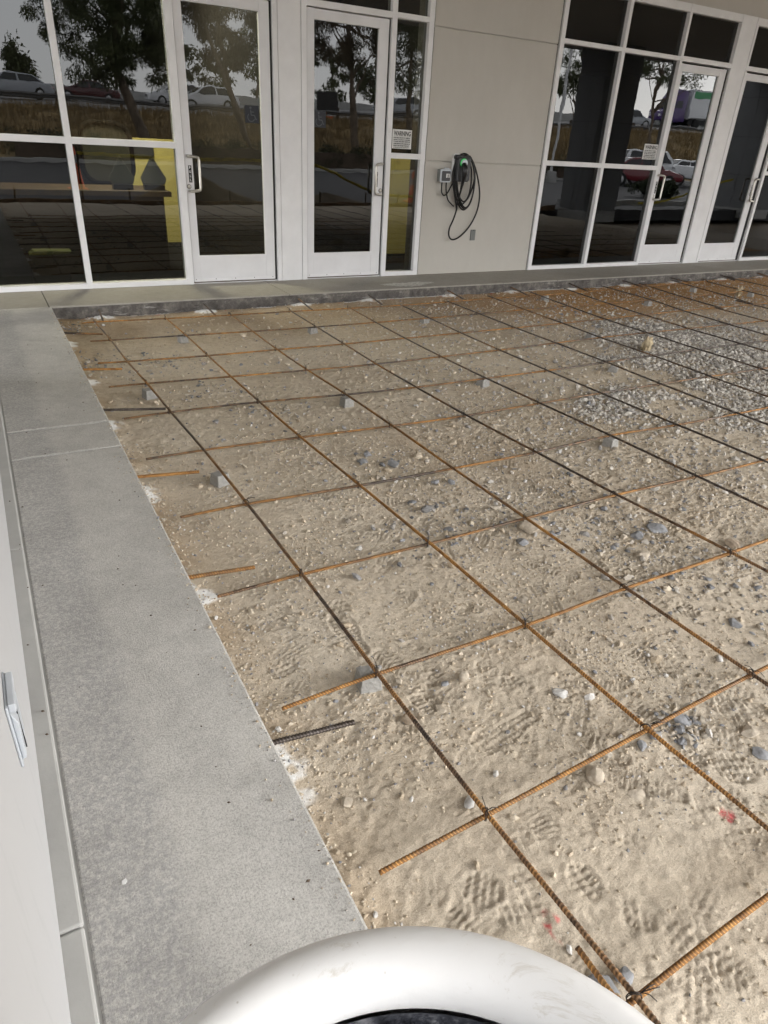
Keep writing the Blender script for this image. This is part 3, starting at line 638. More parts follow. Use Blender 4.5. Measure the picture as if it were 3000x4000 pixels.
def rebar(P3, label, group, rust, rd=.0059, name='reinforcing_bar'):
    c = catmull(P3, .06)
    # resample: fine helical ribs where the bar is close to the camera, plain further away
    seg = np.linalg.norm(np.diff(c, axis=0), axis=1); S = np.concatenate([[0], np.cumsum(seg)]); tot = S[-1]
    s = [0.0]
    while s[-1] < tot:
        p = np.array([np.interp(s[-1], S, c[:, k]) for k in range(3)]); dist = np.linalg.norm(p - np.array(CAMV)); behind = p[1] < -7.3
        s.append(s[-1] + (.0023 if dist < 3.1 and not behind else (.0031 if dist < 4.6 and not behind else .03)))
    s = np.array(s); s[-1] = tot; Pm = np.stack([np.interp(s, S, c[:, k]) for k in range(3)], -1)
    T = np.gradient(Pm, axis=0); T /= np.linalg.norm(T, axis=1)[:, None]
    U = np.stack([-T[:, 1], T[:, 0], T[:, 2] * 0], -1); U /= np.linalg.norm(U, axis=1)[:, None]; W_ = np.cross(T, U)
    n = 10; a = 2 * np.pi * np.arange(n) / n
    ph = (s[:, None] + .0045 * np.sin(a)[None] * 1.0) / .0092
    dloc = np.gradient(s)[:, None]
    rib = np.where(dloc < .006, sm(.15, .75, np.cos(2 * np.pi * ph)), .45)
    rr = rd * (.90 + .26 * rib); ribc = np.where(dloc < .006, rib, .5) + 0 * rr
    rr = np.maximum(rr, np.where(np.abs(np.cos(a))[None] > .96, rd * 1.08, 0))
    V = Pm[:, None] + rr[..., None] * (np.cos(a)[None, :, None] * U[:, None] + np.sin(a)[None, :, None] * W_[:, None])
    m = len(s); ix = np.arange(m * n).reshape(m, n)
    F_ = np.stack([ix[:-1], np.roll(ix[:-1], -1, 1), np.roll(ix[1:], -1, 1), ix[1:]], -1).reshape(-1, 4)
    V = V.reshape(-1, 3); k0 = len(V); V = np.concatenate([V, Pm[:1], Pm[-1:]])
    caps = [(k0, ix[0, (j + 1) % n], ix[0, j], k0) for j in range(n)] + [(k0 + 1, ix[-1, j], ix[-1, (j + 1) % n], k0 + 1) for j in range(n)]
    me = bpy.data.meshes.new(name); at = Pm[0]
    me.from_pydata([tuple(v) for v in (V - at)], [], [tuple(f) for f in F_] + [tuple(q[:3]) for q in caps])
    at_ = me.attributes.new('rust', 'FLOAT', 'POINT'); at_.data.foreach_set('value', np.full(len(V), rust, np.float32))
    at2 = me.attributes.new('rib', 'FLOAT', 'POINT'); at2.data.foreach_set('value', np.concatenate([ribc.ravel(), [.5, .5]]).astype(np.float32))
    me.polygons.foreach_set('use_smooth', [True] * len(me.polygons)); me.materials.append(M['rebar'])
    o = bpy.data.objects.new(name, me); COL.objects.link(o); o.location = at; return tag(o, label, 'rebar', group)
rustL = {1: -.08, 2: .02, 3: -.03, 4: -.13, 5: -.16, 6: -.20, 7: -.2, 8: -.16, 9: -.2}
rustR = {1: .16, 2: .0, 3: .08, 4: -.05, 5: -.05, 6: -.08, 7: -.10, 8: -.08, 9: -.03, 10: -.08, 11: -.02}
tail = ['running from the entrance kerb past the camera', 'running straight out from the glass doors']
for k, P in LB.items():
    rebar([(x, y, LZ + .002 * math.sin(1.7 * y + k)) for x, y in P], f'long {"rusty" if rustL.get(k, -.1) > -.06 else "dark"} bar running towards the doors, {ORD[k]} from the side walkway', 'long bars running towards the building', rustL.get(k, -.2))
for k, P in RBARS.items():
    rebar([(x, y, RZ + .0015 * math.sin(2.1 * x + k)) for x, y in P], f'{"orange rusty" if rustR[k] > .05 else "half rusty"} cross bar parallel to the building, {ORD[k]} from the camera', 'cross bars parallel to the building', rustR[k])
rebar([(.772, -6.545, RZ), (.776, -6.66, RZ - .008), (.785, -6.9, RZ - .008), (.80, -9.2, RZ - .004)], 'bar lapped beside the first long bar next to the white rim', 'long bars running towards the building', .10)
for k, (a, b) in enumerate(WALK_DOWELS):
    rebar([(*a, -.043), (*b, -.052)], f'short steel dowel sticking out of the side walkway, {ORD[6 - k]} from the camera', 'dowels drilled into the side walkway', (-.1, .05, -.2, .12, .0, -.28)[k], .0075, 'steel_dowel')
for k, (a, b) in enumerate(STOOP_DOWELS):
    rebar([(a[0], a[1], -.045), (b[0], b[1], -.056)], f'short steel dowel sticking out of the entrance kerb, {ORD[k + 1]} counted from the left', 'dowels drilled into the entrance kerb', -.14, .0075, 'steel_dowel')

def xing(l, r):                                   # where long bar l crosses cross bar r
    p = np.array(LB[l]); q = np.array(RBARS[r]); y = q[0, 1]; x = 0
    for _ in range(5): x = np.interp(-y, -p[:, 1], p[:, 0]); y = np.interp(x, q[:, 0], q[:, 1])
    return x, y
def make_tie(seed):
    r = random.Random(seed); mb = MB(); d = Vector((1, r.choice((1, -1)), 0)).normalized(); pts = []
    for t in range(14):
        a = 2 * math.pi * t / 14; pts.append(d * (.0145 * math.cos(a)) + Vector((0, 0, -.0066 + .0165 * math.sin(a))))
    mb.tube(pts, .0011, 5, True)
    pts2 = [p + Vector((-d.y, d.x, 0)) * .003 for p in pts]; mb.tube(pts2, .0011, 5, True)
    top = Vector((0, 0, .010)); b = top + d * .008
    for s in range(3):
        dirv = Vector((r.uniform(-1, 1), r.uniform(-1, 1), r.uniform(.1, .5))).normalized(); L_ = r.uniform(.02, .05)
        mb.tube([b, b + Vector((0, 0, .006)), b + dirv * L_ * .5 + Vector((0, 0, .006)), b + dirv * L_ + Vector((0, 0, r.uniform(-.012, .004)))], .0010, 5)
    o = mb.build('wire_tie', 'wire', smooth=True); return o
TP = [make_tie(s) for s in range(4)]; used = set()
for l in range(1, 10):
    for r in range(1, 12):
        if l == 1 and r == 1: pass
        elif (l == 2 and r == 1) or (l > 3 and r < 3) or (l > 5 and r < 5) or (l > 6 and r < 6): continue
        if (l + 2 * r) % 5 == 3 and r > 4: continue
        k = (l * 3 + r) % 4; o = TP[k] if k not in used else TP[k].copy()
        if k in used: COL.objects.link(o)
        used.add(k); x, y = xing(l, r); o.location = (x, y, LZ); o.rotation_euler = (0, 0, ((l * 7 + r * 5) % 8) * .06 + (math.pi if (l + r) % 2 else 0))
        tag(o, f'wire tie where {ORD[l]} long bar from the walkway meets {ORD[r]} cross bar from the camera', 'wire tie', 'wire ties at the bar crossings')

# spacer blocks
def block(x, y, label, s=1.0, rot=0, seed=0, tilt=0):
    r = random.Random(seed); bm = bmesh.new(); bmesh.ops.create_cube(bm, size=1)
    bmesh.ops.subdivide_edges(bm, edges=bm.edges, cuts=4, use_grid_fill=True)
    for v in bm.verts:
        tp = 1 - .16 * (v.co.z + .5); v.co = Vector((v.co.x * .072 * s * tp, v.co.y * .070 * s * tp, v.co.z * .056)) + Vector((r.uniform(-1, 1), r.uniform(-1, 1), r.uniform(-1, 1))) * .0012
    me = bpy.data.meshes.new('spacer_block'); bm.to_mesh(me); bm.free(); me.materials.append(M['block'])
    o = bpy.data.objects.new('spacer_block', me); COL.objects.link(o); o.location = (x, y, -.096); o.rotation_euler = (tilt, 0, rot)
    b = o.modifiers.new('bevel', 'BEVEL'); b.width = .003; b.segments = 2; b.limit_method = 'ANGLE'; b.angle_limit = R(50)
    return tag(o, label, 'spacer block', 'concrete blocks holding up the bars')
BL = [(1.232, -1.635, 'block under the second long bar close to the entrance kerb'), (0.722, -2.835, 'block under the first long bar halfway to the doors'), (0.768, -4.144, 'block standing under the first long bar between two cross bars'),
 (0.772, -5.645, 'block nearest the camera, under the first long bar with tie wire on top'), (2.305, -1.70, 'block under the fourth long bar close to the entrance kerb'), (3.425, -1.69, 'block with a paper scrap on it under the sixth long bar'), (2.862, -3.37, 'block under the fifth long bar left of the gravel patch'),
 (1.80, -3.392, 'block under the third long bar in the middle of the grid'), (5.33, -1.145, 'block by the entrance kerb in front of the charger wall'), (6.36, -1.68, 'block on the reddish dirt below the right windows'), (7.65, -1.24, 'block by the entrance kerb below the right glass door'),
 (4.61, -2.61, 'block at the left tip of the gravel patch'), (4.02, -3.46, 'loose tilted block at the lower edge of the gravel patch'), (8.19, -1.66, 'block next to the small crumpled paper at the far right'), (2.905, -4.535, 'block under the fifth long bar nearest the right edge')]
for i, (x, y, lb) in enumerate(BL): block(x, y, 'grey concrete ' + lb, 1, (.1, .25, .35, -.15, 0, .1, .2, .1, 0, .1, .2, .1, .6, .3, .2)[i], i, .3 if i == 12 else 0)

# ------------------------------------------------------------------ the building
bld = thing('office_building', 'beige rendered office front with white framed glass doors and windows', 'building')
def wall():
    mb = MB()
    for z0, z1 in ((-.02, 1.171), (1.181, 2.362), (2.372, 2.955)): mb.box(4.362, 5.972, -.004, .06, z0, z1)
    mb.box(4.355, 5.98, .012, .30, -.02, 2.955)
    mb.build('wall_panel', 'wall', bld, .003)
    MB().box(-6, 14, .0, .30, 2.957, 3.86).build('upper_wall', 'wall', bld)
    MB().box(4.345, 4.361, .004, .05, 0, 2.955).box(5.9735, 5.985, .004, .05, 0, 2.955).build('caulk_line', 'gasket', bld)
wall()
MB().box(-6, 27, -10.4, .29, 3.86, 4.6).build('canopy', 'soffit', bld)
FY0, FY1 = -.022, .085
def frame(name, parts, parent):
    mb = MB()
    for b in parts: mb.box(*b)
    return mb.build(name, 'alu', parent, .0025)
def V_(x0, x1, dy=0): return (x0, x1, FY0 + dy, FY1, .0, 2.955)
def H_(x0, x1, z0, z1, dy=.002): return (x0, x1, FY0 + dy, FY1 - .002, z0, z1)
def cells(a, b): return [H_(a, b, .0, .046), H_(a, b, 1.184, 1.236), H_(a, b, 2.388, 2.432), H_(a, b, 2.872, 2.953)]
left = [V_(-1.30, -1.25), V_(-.25, -.20), V_(.779, .828), V_(1.698, 1.764), V_(2.645, 2.690), V_(2.922, 2.976), V_(3.868, 3.924), V_(4.288, 4.345)]
for a, b in ((-1.25, -.25), (-.20, .779), (.828, 1.698), (3.924, 4.288)): left += cells(a, b)
for a, b in ((1.764, 2.645), (2.976, 3.868)): left += [H_(a, b, 2.378, 2.430), H_(a, b, 2.872, 2.953), (a, b, -.01, .08, .0, .008)]
left.append((2.694, 2.918, FY0 + .004, FY1, .0, 2.955))
frame('storefront_frame', left, bld)['label'] = 'white aluminium framing left of the charger wall'
right = [V_(5.986, 6.045), V_(6.931, 6.981), V_(7.920, 7.962), V_(8.880, 8.922), V_(9.172, 9.212), V_(10.15, 10.20), V_(11.1, 11.15), V_(12.1, 12.15)]
for a, b in ((6.045, 6.931), (6.981, 7.920), (10.20, 11.1), (11.15, 12.1)): right += cells(a, b)
for a, b in ((7.962, 8.880), (9.212, 10.15)): right += [H_(a, b, 2.388, 2.440), H_(a, b, 2.872, 2.953), (a, b, -.01, .08, .0, .008)]
right.append((8.926, 9.168, FY0 + .004, FY1, .0, 2.955))
frame('storefront_frame', right, bld)['label'] = 'white aluminium framing right of the charger wall'
MB().box(2.68, 2.93, FY0 + .014, FY1, .0, 2.95).box(8.91, 9.18, FY0 + .014, FY1, .0, 2.95).build('pier_backing', 'gasket', bld)
def pane(x0, x1, z0, z1, parent, y=.030, name='window_pane'):
    me = bpy.data.meshes.new(name); off = wloc(parent)
    mb = MB().box(x0, x1, y, y + .006, z0, z1)
    me.from_pydata([tuple(Vector(p) - off) for p in mb.v], [], mb.f)
    me.materials.append(M['glass']); me.materials.append(M['glassback'])
    for p in me.polygons: p.material_index = 0 if p.normal.y < -.9 else 1
    o = bpy.data.objects.new(name, me); COL.objects.link(o); o.parent = parent; return o
for a, b in ((-1.25, -.25), (-.20, .779), (.828, 1.698), (3.924, 4.288), (6.045, 6.931), (6.981, 7.920), (10.20, 11.1), (11.15, 12.1)):
    for z0, z1 in ((.046, 1.184), (1.236, 2.388), (2.432, 2.872)): pane(a - .004, b + .004, z0 - .004, z1 + .004, bld)
for a, b in ((1.764, 2.645), (2.976, 3.868), (7.962, 8.880), (9.212, 10.15)): pane(a - .004, b + .004, 2.43, 2.876, bld)

def door(x0, x1, g0, g1, hinge_right, label, hx, lockz=.875, gasket_x=None):
    d = thing('door', None, None, (x0, 0, 0)); d.parent = bld; d['label'] = label
    y0, y1 = -.004, .045
    mb = MB().box(x0, g0, y0, y1, .022, 2.368).box(g1, x1, y0, y1, .022, 2.368).box(g0, g1, y0 + .0015, y1, .046, .26).box(g0, g1, y0 + .0015, y1, 2.285, 2.366)
    for o in (mb.build('door_frame', 'alu2', d, .002),): pass
    MB().box(g0 - .001, g1 + .001, y0 - .001, y0 + .012, .256, .264).box(g0 - .001, g0 + .005, y0 + .003, .03, .264, 2.282).box(g1 - .005, g1 + .001, y0 + .003, .03, .264, 2.282).build('glazing_bead', 'alu', d)
    pane(g0 - .003, g1 + .003, .257, 2.289, d, .018, 'door_glass')
    MB().box(x0 + .002, x1 - .002, y0 - .006, y0 - .0005, .020, .048).build('door_sweep', 'alu', d, .0015)
    for k in range(5):
        sx = x0 + .02 + (x1 - x0 - .05) * k / 4
        MB().lathe([(0, -.0075), (.004, -.0072), (.0045, -.0055)], (sx, y0 + .0002, .042), 10, 'y').build('screw', 'ink', d)
    MB().box(x0 + .002, x1 - .002, .003, .04, .0085, .021).build('brush_strip', 'woodgrey', d)
    # offset pull handle
    s = 1 if hx[1] > hx[0] else -1; a, b = hx[:2]; zt, zb = 1.130, .838; yo = -.062
    pts = [(a, y0, zt), (a, yo + .012, zt), (a + s * .006, yo, zt), (b - s * .02, yo, zt - .006), (b - s * .005, yo, zt - .012), (b, yo, zt - .03), (b, yo, zb + .03), (b - s * .005, yo, zb + .012), (b - s * .02, yo, zb + .006), (a + s * .006, yo, zb), (a, yo + .012, zb), (a, y0, zb)]
    MB().tube(pts, .0125, 10).build('handle', 'steel', d, smooth=True)
    lx = hx[0] - s * .022 if hinge_right else hx[0] + .0
    MB().lathe([(0, -.010), (.013, -.010), (.0165, -.007), (.0175, 0)], (hx[2], y0, lockz), 20, 'y').build('lock', 'steel', d, smooth=True)
    MB().lathe([(.0175, -.004), (.0205, -.004), (.0205, 0)], (hx[2], y0, lockz), 20, 'y').build('lock_ring', 'ink', d)
    px = hx[3]; plate = MB().box(px - .0145, px + .0145, y0 - .002, y0 - .0004, .910, 1.052).build('pull_sign', 'ink', d, .001)
    for i, ch in enumerate('PULL'):
        t = text(ch, .030, 'inkwhite', 'letter', d, (px, y0 - .0026, 1.024 - i * .0345), sx=.85, align='CENTER', bold=.0008)
    return d
door(1.770, 2.620, 1.838, 2.526, True, 'first glass door from the left, handle on its left stile', (1.796, 1.885, 1.770 + .022, 1.812))
door(2.984, 3.846, 3.054, 3.742, False, 'second glass door from the left, handle on its right stile', (3.812, 3.733, 3.822, 3.772))
door(7.966, 8.832, 8.020, 8.712, True, 'glass door left of the right pier, handle on its left stile', (7.985, 8.056, 7.982, 8.0))
door(9.218, 10.075, 9.264, 9.968, False, 'glass door at the right edge, handle on its right stile', (10.045, 9.945, 10.05, 10.0))
for a, b in ((2.6215, 2.6435), (3.8475, 3.8665), (8.834, 8.8785), (10.077, 10.1485)): MB().box(a, b, .012, .05, .01, 2.375).build('door_gasket', 'gasket', bld)
# canopy columns, seen mirrored in the glass
def column(x0, x1, y0, y1, label):
    t = thing('canopy_column', label, 'column', ((x0 + x1) / 2, (y0 + y1) / 2, -.2), 'panelled columns under the canopy')
    mb = MB(); zs = [-.1, .95, 2.1, 3.25, 3.858]; xm = (x0 + x1) / 2; ym = (y0 + y1) / 2
    for a, b in zip(zs[:-1], zs[1:]):
        for c, e in ((x0, xm - .006), (xm + .006, x1)):
            for p, q in ((y0, ym - .006), (ym + .006, y1)): mb.box(c, e, p, q, a + .006, b - .006)
    mb.build('cladding', 'colpaint', t)
    MB().box(x0 + .015, x1 - .015, y0 + .015, y1 - .015, -.2, 3.856).build('core', 'gasket', t)
    MB().box(x0 - .03, x1 + .03, y0 - .03, y1 + .03, -.4, -.101).build('base', 'strip', t, .01)
column(15.1, 16.35, -9.55, -8.55, 'grey panelled column mirrored in the windows right of the charger'); column(23.5, 24.75, -10.7, -9.4, 'grey panelled column mirrored in the far right glass door')
# white wall at the left edge
wl = thing('white_wall', 'smooth white painted wall rising at the left edge of the photo', 'wall', (-.27, -5.5, 0))
MB().box(-.42, -.121, -8.2, -2.6, .0045, 3.855).build('wall_face', 'whitewall', wl, .004)
ob = thing('outlet_cover', 'grey weatherproof outlet cover on the white wall at the left edge', 'outlet cover', (-.121, -5.95, .41))
M['greylight'] = plain('pale_grey_metal', (.50, .53, .57), .4, .5, .2)
MB().box(-.1205, -.116, -5.955, -5.850, .300, .445).build('back_plate', 'greylight', ob, .002)
MB().prism([(-.1155, .312), (-.108, .315), (-.106, .40), (-.1155, .425)], -5.948, -5.860).build('flap_cover', 'greylight', ob, .002)
MB().box(-.1155, -.104, -5.950, -5.858, .427, .447).build('hinge_block', 'greylight', ob, .002)
MB().box(-.1075, -.1058, -5.925, -5.921, .318, .41).build('gap_line', 'ink', ob)

# ------------------------------------------------------------------ signs on the glass
def warning(x0, x1, z0, z1, label, y=.012):
    t = thing('warning_sign', label, 'sign', ((x0 + x1) / 2, y, z0), 'warning notices on the glass')
    MB().box(x0, x1, y - .0012, y, z0, z1).build('sheet', 'paper', t)
    w_ = x1 - x0; h = z1 - z0
    def line(s, sz, zc, wid, bold):
        o = text(s, sz, 'ink', 'lettering', t, (0, 0, 0), align='LEFT', bold=bold)
        bx = [v.co.x for v in o.data.vertices]; by = [v.co.y for v in o.data.vertices]; k = wid / (max(bx) - min(bx)); mx = min(bx); my = (min(by) + max(by)) / 2
        for v in o.data.vertices: v.co.x = (v.co.x - mx) * k; v.co.y -= my
        o.location = Vector((x0 + w_ * .06, y - .0020, z1 - h * zc)) - wloc(t)
    line('WARNING', h * .34, .20, w_ * .88, .0016)
    MB().box(x0 + w_ * .05, x1 - w_ * .05, y - .0019, y - .0012, z1 - h * .355, z1 - h * .347).build('rule', 'ink', t)
    for k, s in enumerate(('DETECTABLE AMOUNTS OF CHEMICALS', 'KNOWN TO THE STATE OF CALIFORNIA', 'TO CAUSE CANCER, BIRTH DEFECTS OR', 'OTHER REPRODUCTIVE HARM MAY BE', 'FOUND IN AND AROUND THIS FACILITY.')):
        line(s, h * .085, .43 + .103 * k, w_ * .86, .0006)
    line('CALIFORNIA HEALTH & SAFETY CODE SECTION 25249.6', h * .06, .93, w_ * .86, .0003)
warning(3.958, 4.190, 1.277, 1.453, 'white WARNING notice on the narrow window beside the charger wall', .028)
warning(7.665, 7.912, 1.305, 1.479, 'white WARNING notice on the right window beside the glass door', .028)
def access(x0, x1, z0, z1, label, y, faint=False):
    t = thing('access_sticker', label, 'sticker', ((x0 + x1) / 2, y, z0), 'wheelchair stickers on the doors')
    MB().box(x0, x1, y - .001, y, z0, z1).build('sheet', 'navy', t)
    s = (z1 - z0); cx = (x0 + x1) / 2; X_ = lambda u: cx + u * s; Zz = lambda v: z0 + v * s
    mb = MB(); yy = y - .0016
    mb.lathe([(0, 0), (.07 * s, 0), (.07 * s, .0005)], (X_(-.08), yy, Zz(.87)), 14, 'y')
    def bar(pts, w_):
        for (a, b), (c, e) in zip(pts[:-1], pts[1:]):
            dx, dz = c - a, e - b; L_ = math.hypot(dx, dz); nx_, nz_ = -dz / L_ * w_ / 2, dx / L_ * w_ / 2
            mb.prism([(X_(a + nx_), Zz(b + nz_)), (X_(c + nx_), Zz(e + nz_)), (X_(c - nx_), Zz(e - nz_)), (X_(a - nx_), Zz(b - nz_))], yy, yy + .0005)
    f = -1 if faint is None else 1
    bar([(-.08, .76), (-.05, .45), (.17, .45), (.27, .20), (.34, .24)], .06); bar([(-.06, .63), (.14, .63)], .05)
    bar([(-.05 + .24 * math.cos(a) - .0, .36 + .24 * math.sin(a) - .03) for a in np.linspace(2.3, 5.9, 12)], .05)
    mb.build('wheelchair_symbol', 'figure', t)
access(2.368, 2.503, 1.424, 1.566, 'dark blue wheelchair sticker on the right side of the first glass door', .0165); access(3.060, 3.191, 1.424, 1.565, 'dark blue wheelchair sticker on the left side of the second glass door', .0165)

# ------------------------------------------------------------------ charger on the wall
ch = thing('car_charger', 'black wall mounted car charger with its cable looped over it', 'charger', (4.80, -.004, .98))
def rrect(cx, cz, w_, h, r, n=6):
    P = []
    for sx, sz, a0 in ((1, 1, 0), (-1, 1, 90), (-1, -1, 180), (1, -1, 270)):
        for k in range(n + 1):
            a = R(a0 + 90 * k / n); P.append((cx + sx * (w_ / 2 - r) + r * math.cos(a), cz + sz * (h / 2 - r) + r * math.sin(a)))
    return P
MB().prism(rrect(4.812, 1.118, .215, .285, .035), -.045, -.004).build('back_plate', 'white', ch, .006, seg=3)
MB().prism(rrect(4.796, 1.106, .172, .24, .03), -.125, -.046).build('housing', 'darkgrey', ch, .012, seg=3)
MB().prism(rrect(4.796, 1.225, .20, .05, .02), -.10, -.046).build('cable_hook', 'black', ch, .01, seg=3)
MB().prism([(4.722, 1.232), (4.87, 1.235), (4.862, 1.221), (4.73, 1.218)], -.15, -.126).build('top_lip', 'black', ch, .004)
ring = MB(); pts = [(4.785 + .043 * math.cos(a), -.129, 1.170 + .043 * math.sin(a)) for a in np.linspace(R(15), R(215), 20)]; ring.tube(pts, .0030, 8); ring.build('light_ring', 'led', ch, smooth=True)
MB().lathe([(0, -.150), (.034, -.150), (.037, -.146), (.037, -.126)], (4.785, 0, 1.172), 24, 'y').build('holster', 'steelgrey' if 'steelgrey' in M else 'greylight', ch, .002, True)
MB().tube([(4.770, -.150, 1.160), (4.768, -.185, 1.125), (4.766, -.185, 1.075), (4.768, -.17, 1.02), (4.772, -.155, .955)], [.028, .033, .031, .021, .013], 14).build('connector', 'black', ch, smooth=True)
def smooth(P, st=.012): return [tuple(p) for p in catmull(P, st)]
cab = MB()
def loop(cx, top, bot, hw, y, skew=0):
    return [(cx + skew * (1 - math.cos(a)) * .5 + hw * math.sin(a) * (1 + .12 * math.cos(a)), y - .018 * math.sin(a / 2), (top + bot) / 2 + (top - bot) / 2 * math.cos(a)) for a in np.linspace(0, 2 * math.pi, 9)[:-1]]
def cl(P): Q = [np.array(p, float) for p in P]; return smooth(Q + [Q[0]])[:-1]
for cx_, tp, bt, hw, y_, sk in ((4.812, 1.246, .785, .104, -.070, .045), (4.826, 1.254, .712, .128, -.080, .05), (4.820, 1.250, .725, .118, -.092, .055), (4.836, 1.258, .70, .138, -.068, .03)):
    cab.tube(cl(loop(cx_, tp, bt, hw, y_, sk)), .0088, 8, True)
cab.tube(smooth([(4.806, -.09, .985), (4.802, -.085, .90), (4.80, -.08, .80), (4.826, -.075, .745), (4.93, -.07, .83), (4.985, -.07, 1.0), (4.955, -.07, 1.16), (4.86, -.07, 1.255), (4.76, -.075, 1.245), (4.69, -.08, 1.13), (4.69, -.085, .98), (4.74, -.09, .80), (4.77, -.08, .72)]), .0088, 8)
cab.tube(smooth([(4.772, -.155, .955), (4.765, -.14, .88), (4.748, -.12, .79), (4.760, -.10, .70), (4.745, -.08, .60), (4.715, -.06, .50), (4.722, -.055, .42), (4.775, -.055, .380), (4.87, -.055, .41), (4.985, -.055, .51), (5.068, -.06, .66), (5.085, -.07, .82), (5.05, -.075, .97), (4.98, -.08, 1.12), (4.90, -.082, 1.225), (4.84, -.08, 1.252)]), .0092, 8)
cab.build('cable', 'cable', ch, smooth=True)
oc = thing('outlet_box', 'grey outdoor outlet box with clear lid left of the car charger', 'outlet box', (4.60, -.004, .98))
MB().prism(rrect(4.590, 1.040, .128, .118, .008), -.075, -.004).build('box', 'greybox', oc, .004)
MB().prism(rrect(4.588, 1.040, .142, .130, .012), -.089, -.076).build('lid_rim', 'greylight', oc, .004)
MB().prism(rrect(4.588, 1.038, .112, .10, .01), -.097, -.0895).build('lid', 'darkgrey', oc, .004)
MB().box(4.585, 4.63, -.1005, -.0975, 1.022, 1.062).build('socket', 'white', oc, .002); MB().box(4.603, 4.612, -.104, -.101, 1.015, 1.055).build('plug_blade', 'ink', oc)
MB().box(4.565, 4.625, -.088, -.07, 1.106, 1.118).build('hinge', 'greylight', oc, .002)
MB().tube(smooth([(4.563, -.06, .981), (4.563, -.06, .92), (4.572, -.06, .87), (4.602, -.06, .842), (4.636, -.06, .86), (4.66, -.06, .89), (4.69, -.065, .95), (4.72, -.07, 1.0)]), .0078, 8).tube(smooth([(4.62, -.06, .981), (4.622, -.06, .92), (4.635, -.06, .86), (4.66, -.06, .80), (4.70, -.07, .76), (4.74, -.07, .735)]), .0078, 8).build('cord', 'cable', oc, smooth=True)
pl = thing('cover_plate', 'small blank grey cover plate low on the wall below the charger', 'cover plate', (5.088, -.004, .36))
MB().box(5.054, 5.122, -.016, -.0045, .362, .480).build('plate', 'greyplate' if 'greyplate' in M else 'greybox', pl, .003); MB().box(5.083, 5.093, -.019, -.0165, .470, .477).build('screw', 'ink', pl)

# ------------------------------------------------------------------ white bin right in front of the camera
bn = thing('waste_bin', 'white round bin rim with a dark liner at the bottom edge of the photo', 'bin', (.0577, -6.9765, 0))
RB_, rb_, hb = .151, .0185, .95
prof = [(.125, .006), (.13, .02), (RB_ - .004, .80), (RB_ + .006, hb - .03)] + [(RB_ + rb_ * math.cos(a), hb + rb_ * 1.05 * math.sin(a)) for a in np.linspace(-.9, 3.25, 24)]
MB().lathe(prof, (.0577, -6.9765, 0), 96).build('bin_body', 'bin', bn, smooth=True)
lv = MB().lathe([(.0, hb - .075)] + [(RB_ * k / 8 * .93, hb - .075 + .012 * math.sin(k * 2.3)) for k in range(1, 9)] + [(RB_ - .0215, hb - .045), (RB_ - rb_ - .0008, hb - .0045)], (.0577, -6.9765, 0), 64)
lv.v = [(x + RNG.normal(0, .0015), y + RNG.normal(0, .0015), z + RNG.normal(0, .004)) if math.hypot(x - .0577, y + 6.9765) < .125 else (x, y, z) for x, y, z in lv.v]
lv.build('liner', 'liner', bn, smooth=True)

# ------------------------------------------------------------------ rooms behind the glass
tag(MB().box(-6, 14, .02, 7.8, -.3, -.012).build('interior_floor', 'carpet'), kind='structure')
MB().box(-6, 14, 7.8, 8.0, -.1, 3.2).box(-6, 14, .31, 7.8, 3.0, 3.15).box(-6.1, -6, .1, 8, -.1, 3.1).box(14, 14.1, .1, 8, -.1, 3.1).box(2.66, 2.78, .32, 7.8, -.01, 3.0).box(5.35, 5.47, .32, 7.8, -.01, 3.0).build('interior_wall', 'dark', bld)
MB().box(1.78, 2.38, 2.9, 3.0, 0, 1.22).build('office_wall', 'yellow', bld)['label'] = 'yellow painted office wall seen through the left windows'
MB().box(4.70, 5.345, 1.5, 1.58, 0, 1.20).build('hall_wall', 'yellow', bld)['label'] = 'yellow wall seen through the narrow window'
tw = thing('wall_notice', 'small pale notice reading 11 on the yellow wall behind the narrow window', 'notice', (4.87, 1.498, .95))
MB().box(4.835, 4.925, 1.494, 1.4985, 1.02, 1.16).build('sheet', 'folderpale' if 'folderpale' in M else 'yellow', tw); text('11', .055, 'ink', 'number', tw, (4.858, 1.4935, 1.09), bold=.001)
dk = thing('reception_desk', 'wooden desk behind the left windows', 'desk', (1.0, 1.1, 0))
MB().box(-.8, 1.80, .75, 1.55, .725, .775).build('desk_top', 'deskwood', dk, .004); MB().box(-.75, 1.74, .85, .88, .0, .724).box(-.75, -.72, .88, 1.5, 0, .724).box(1.71, 1.74, .88, 1.5, 0, .724).build('desk_panel', 'dark', dk)
cr = thing('office_chair', 'black office chair with mesh back behind the desk', 'chair', (1.45, 2.1, 0))
back = MB().prism(rrect(1.42, 1.06, .52, .58, .16), 2.02, 2.06); back.build('backrest', 'mesh', cr, .01)
fr_ = MB().tube([(x, 2.03, z) for x, z in rrect(1.42, 1.06, .54, .60, .17, 8)], .028, 8, True); fr_.build('back_frame', 'chairblack', cr, smooth=True)
MB().box(1.16, 1.7, 1.62, 2.0, .47, .54).build('seat', 'black', cr, .03); MB().tube([(1.43, 1.85, .08), (1.43, 1.85, .47)], .03).build('post', 'black', cr)
bs = MB()
for k in range(5): bs.tube([(1.43, 1.85, .10), (1.43 + .28 * math.cos(k * 1.257), 1.85 + .28 * math.sin(k * 1.257), .05)], .02, 6)
bs.build('base', 'black', cr)
def award(x, label, s):
    a = thing('award', label, 'award', (x, .93, .776), 'crystal awards on the desk')
    MB().prism([(x - .11 * s, .826), (x + .11 * s, .826), (x + .13 * s, .885), (x, .885 + .21 * s), (x - .13 * s, .885)], .91, .935).build('crystal', 'acrylic', a, .008)
    MB().box(x - .10 * s, x + .10 * s, .88, .98, .777, .824).build('foot', 'black', a, .003)
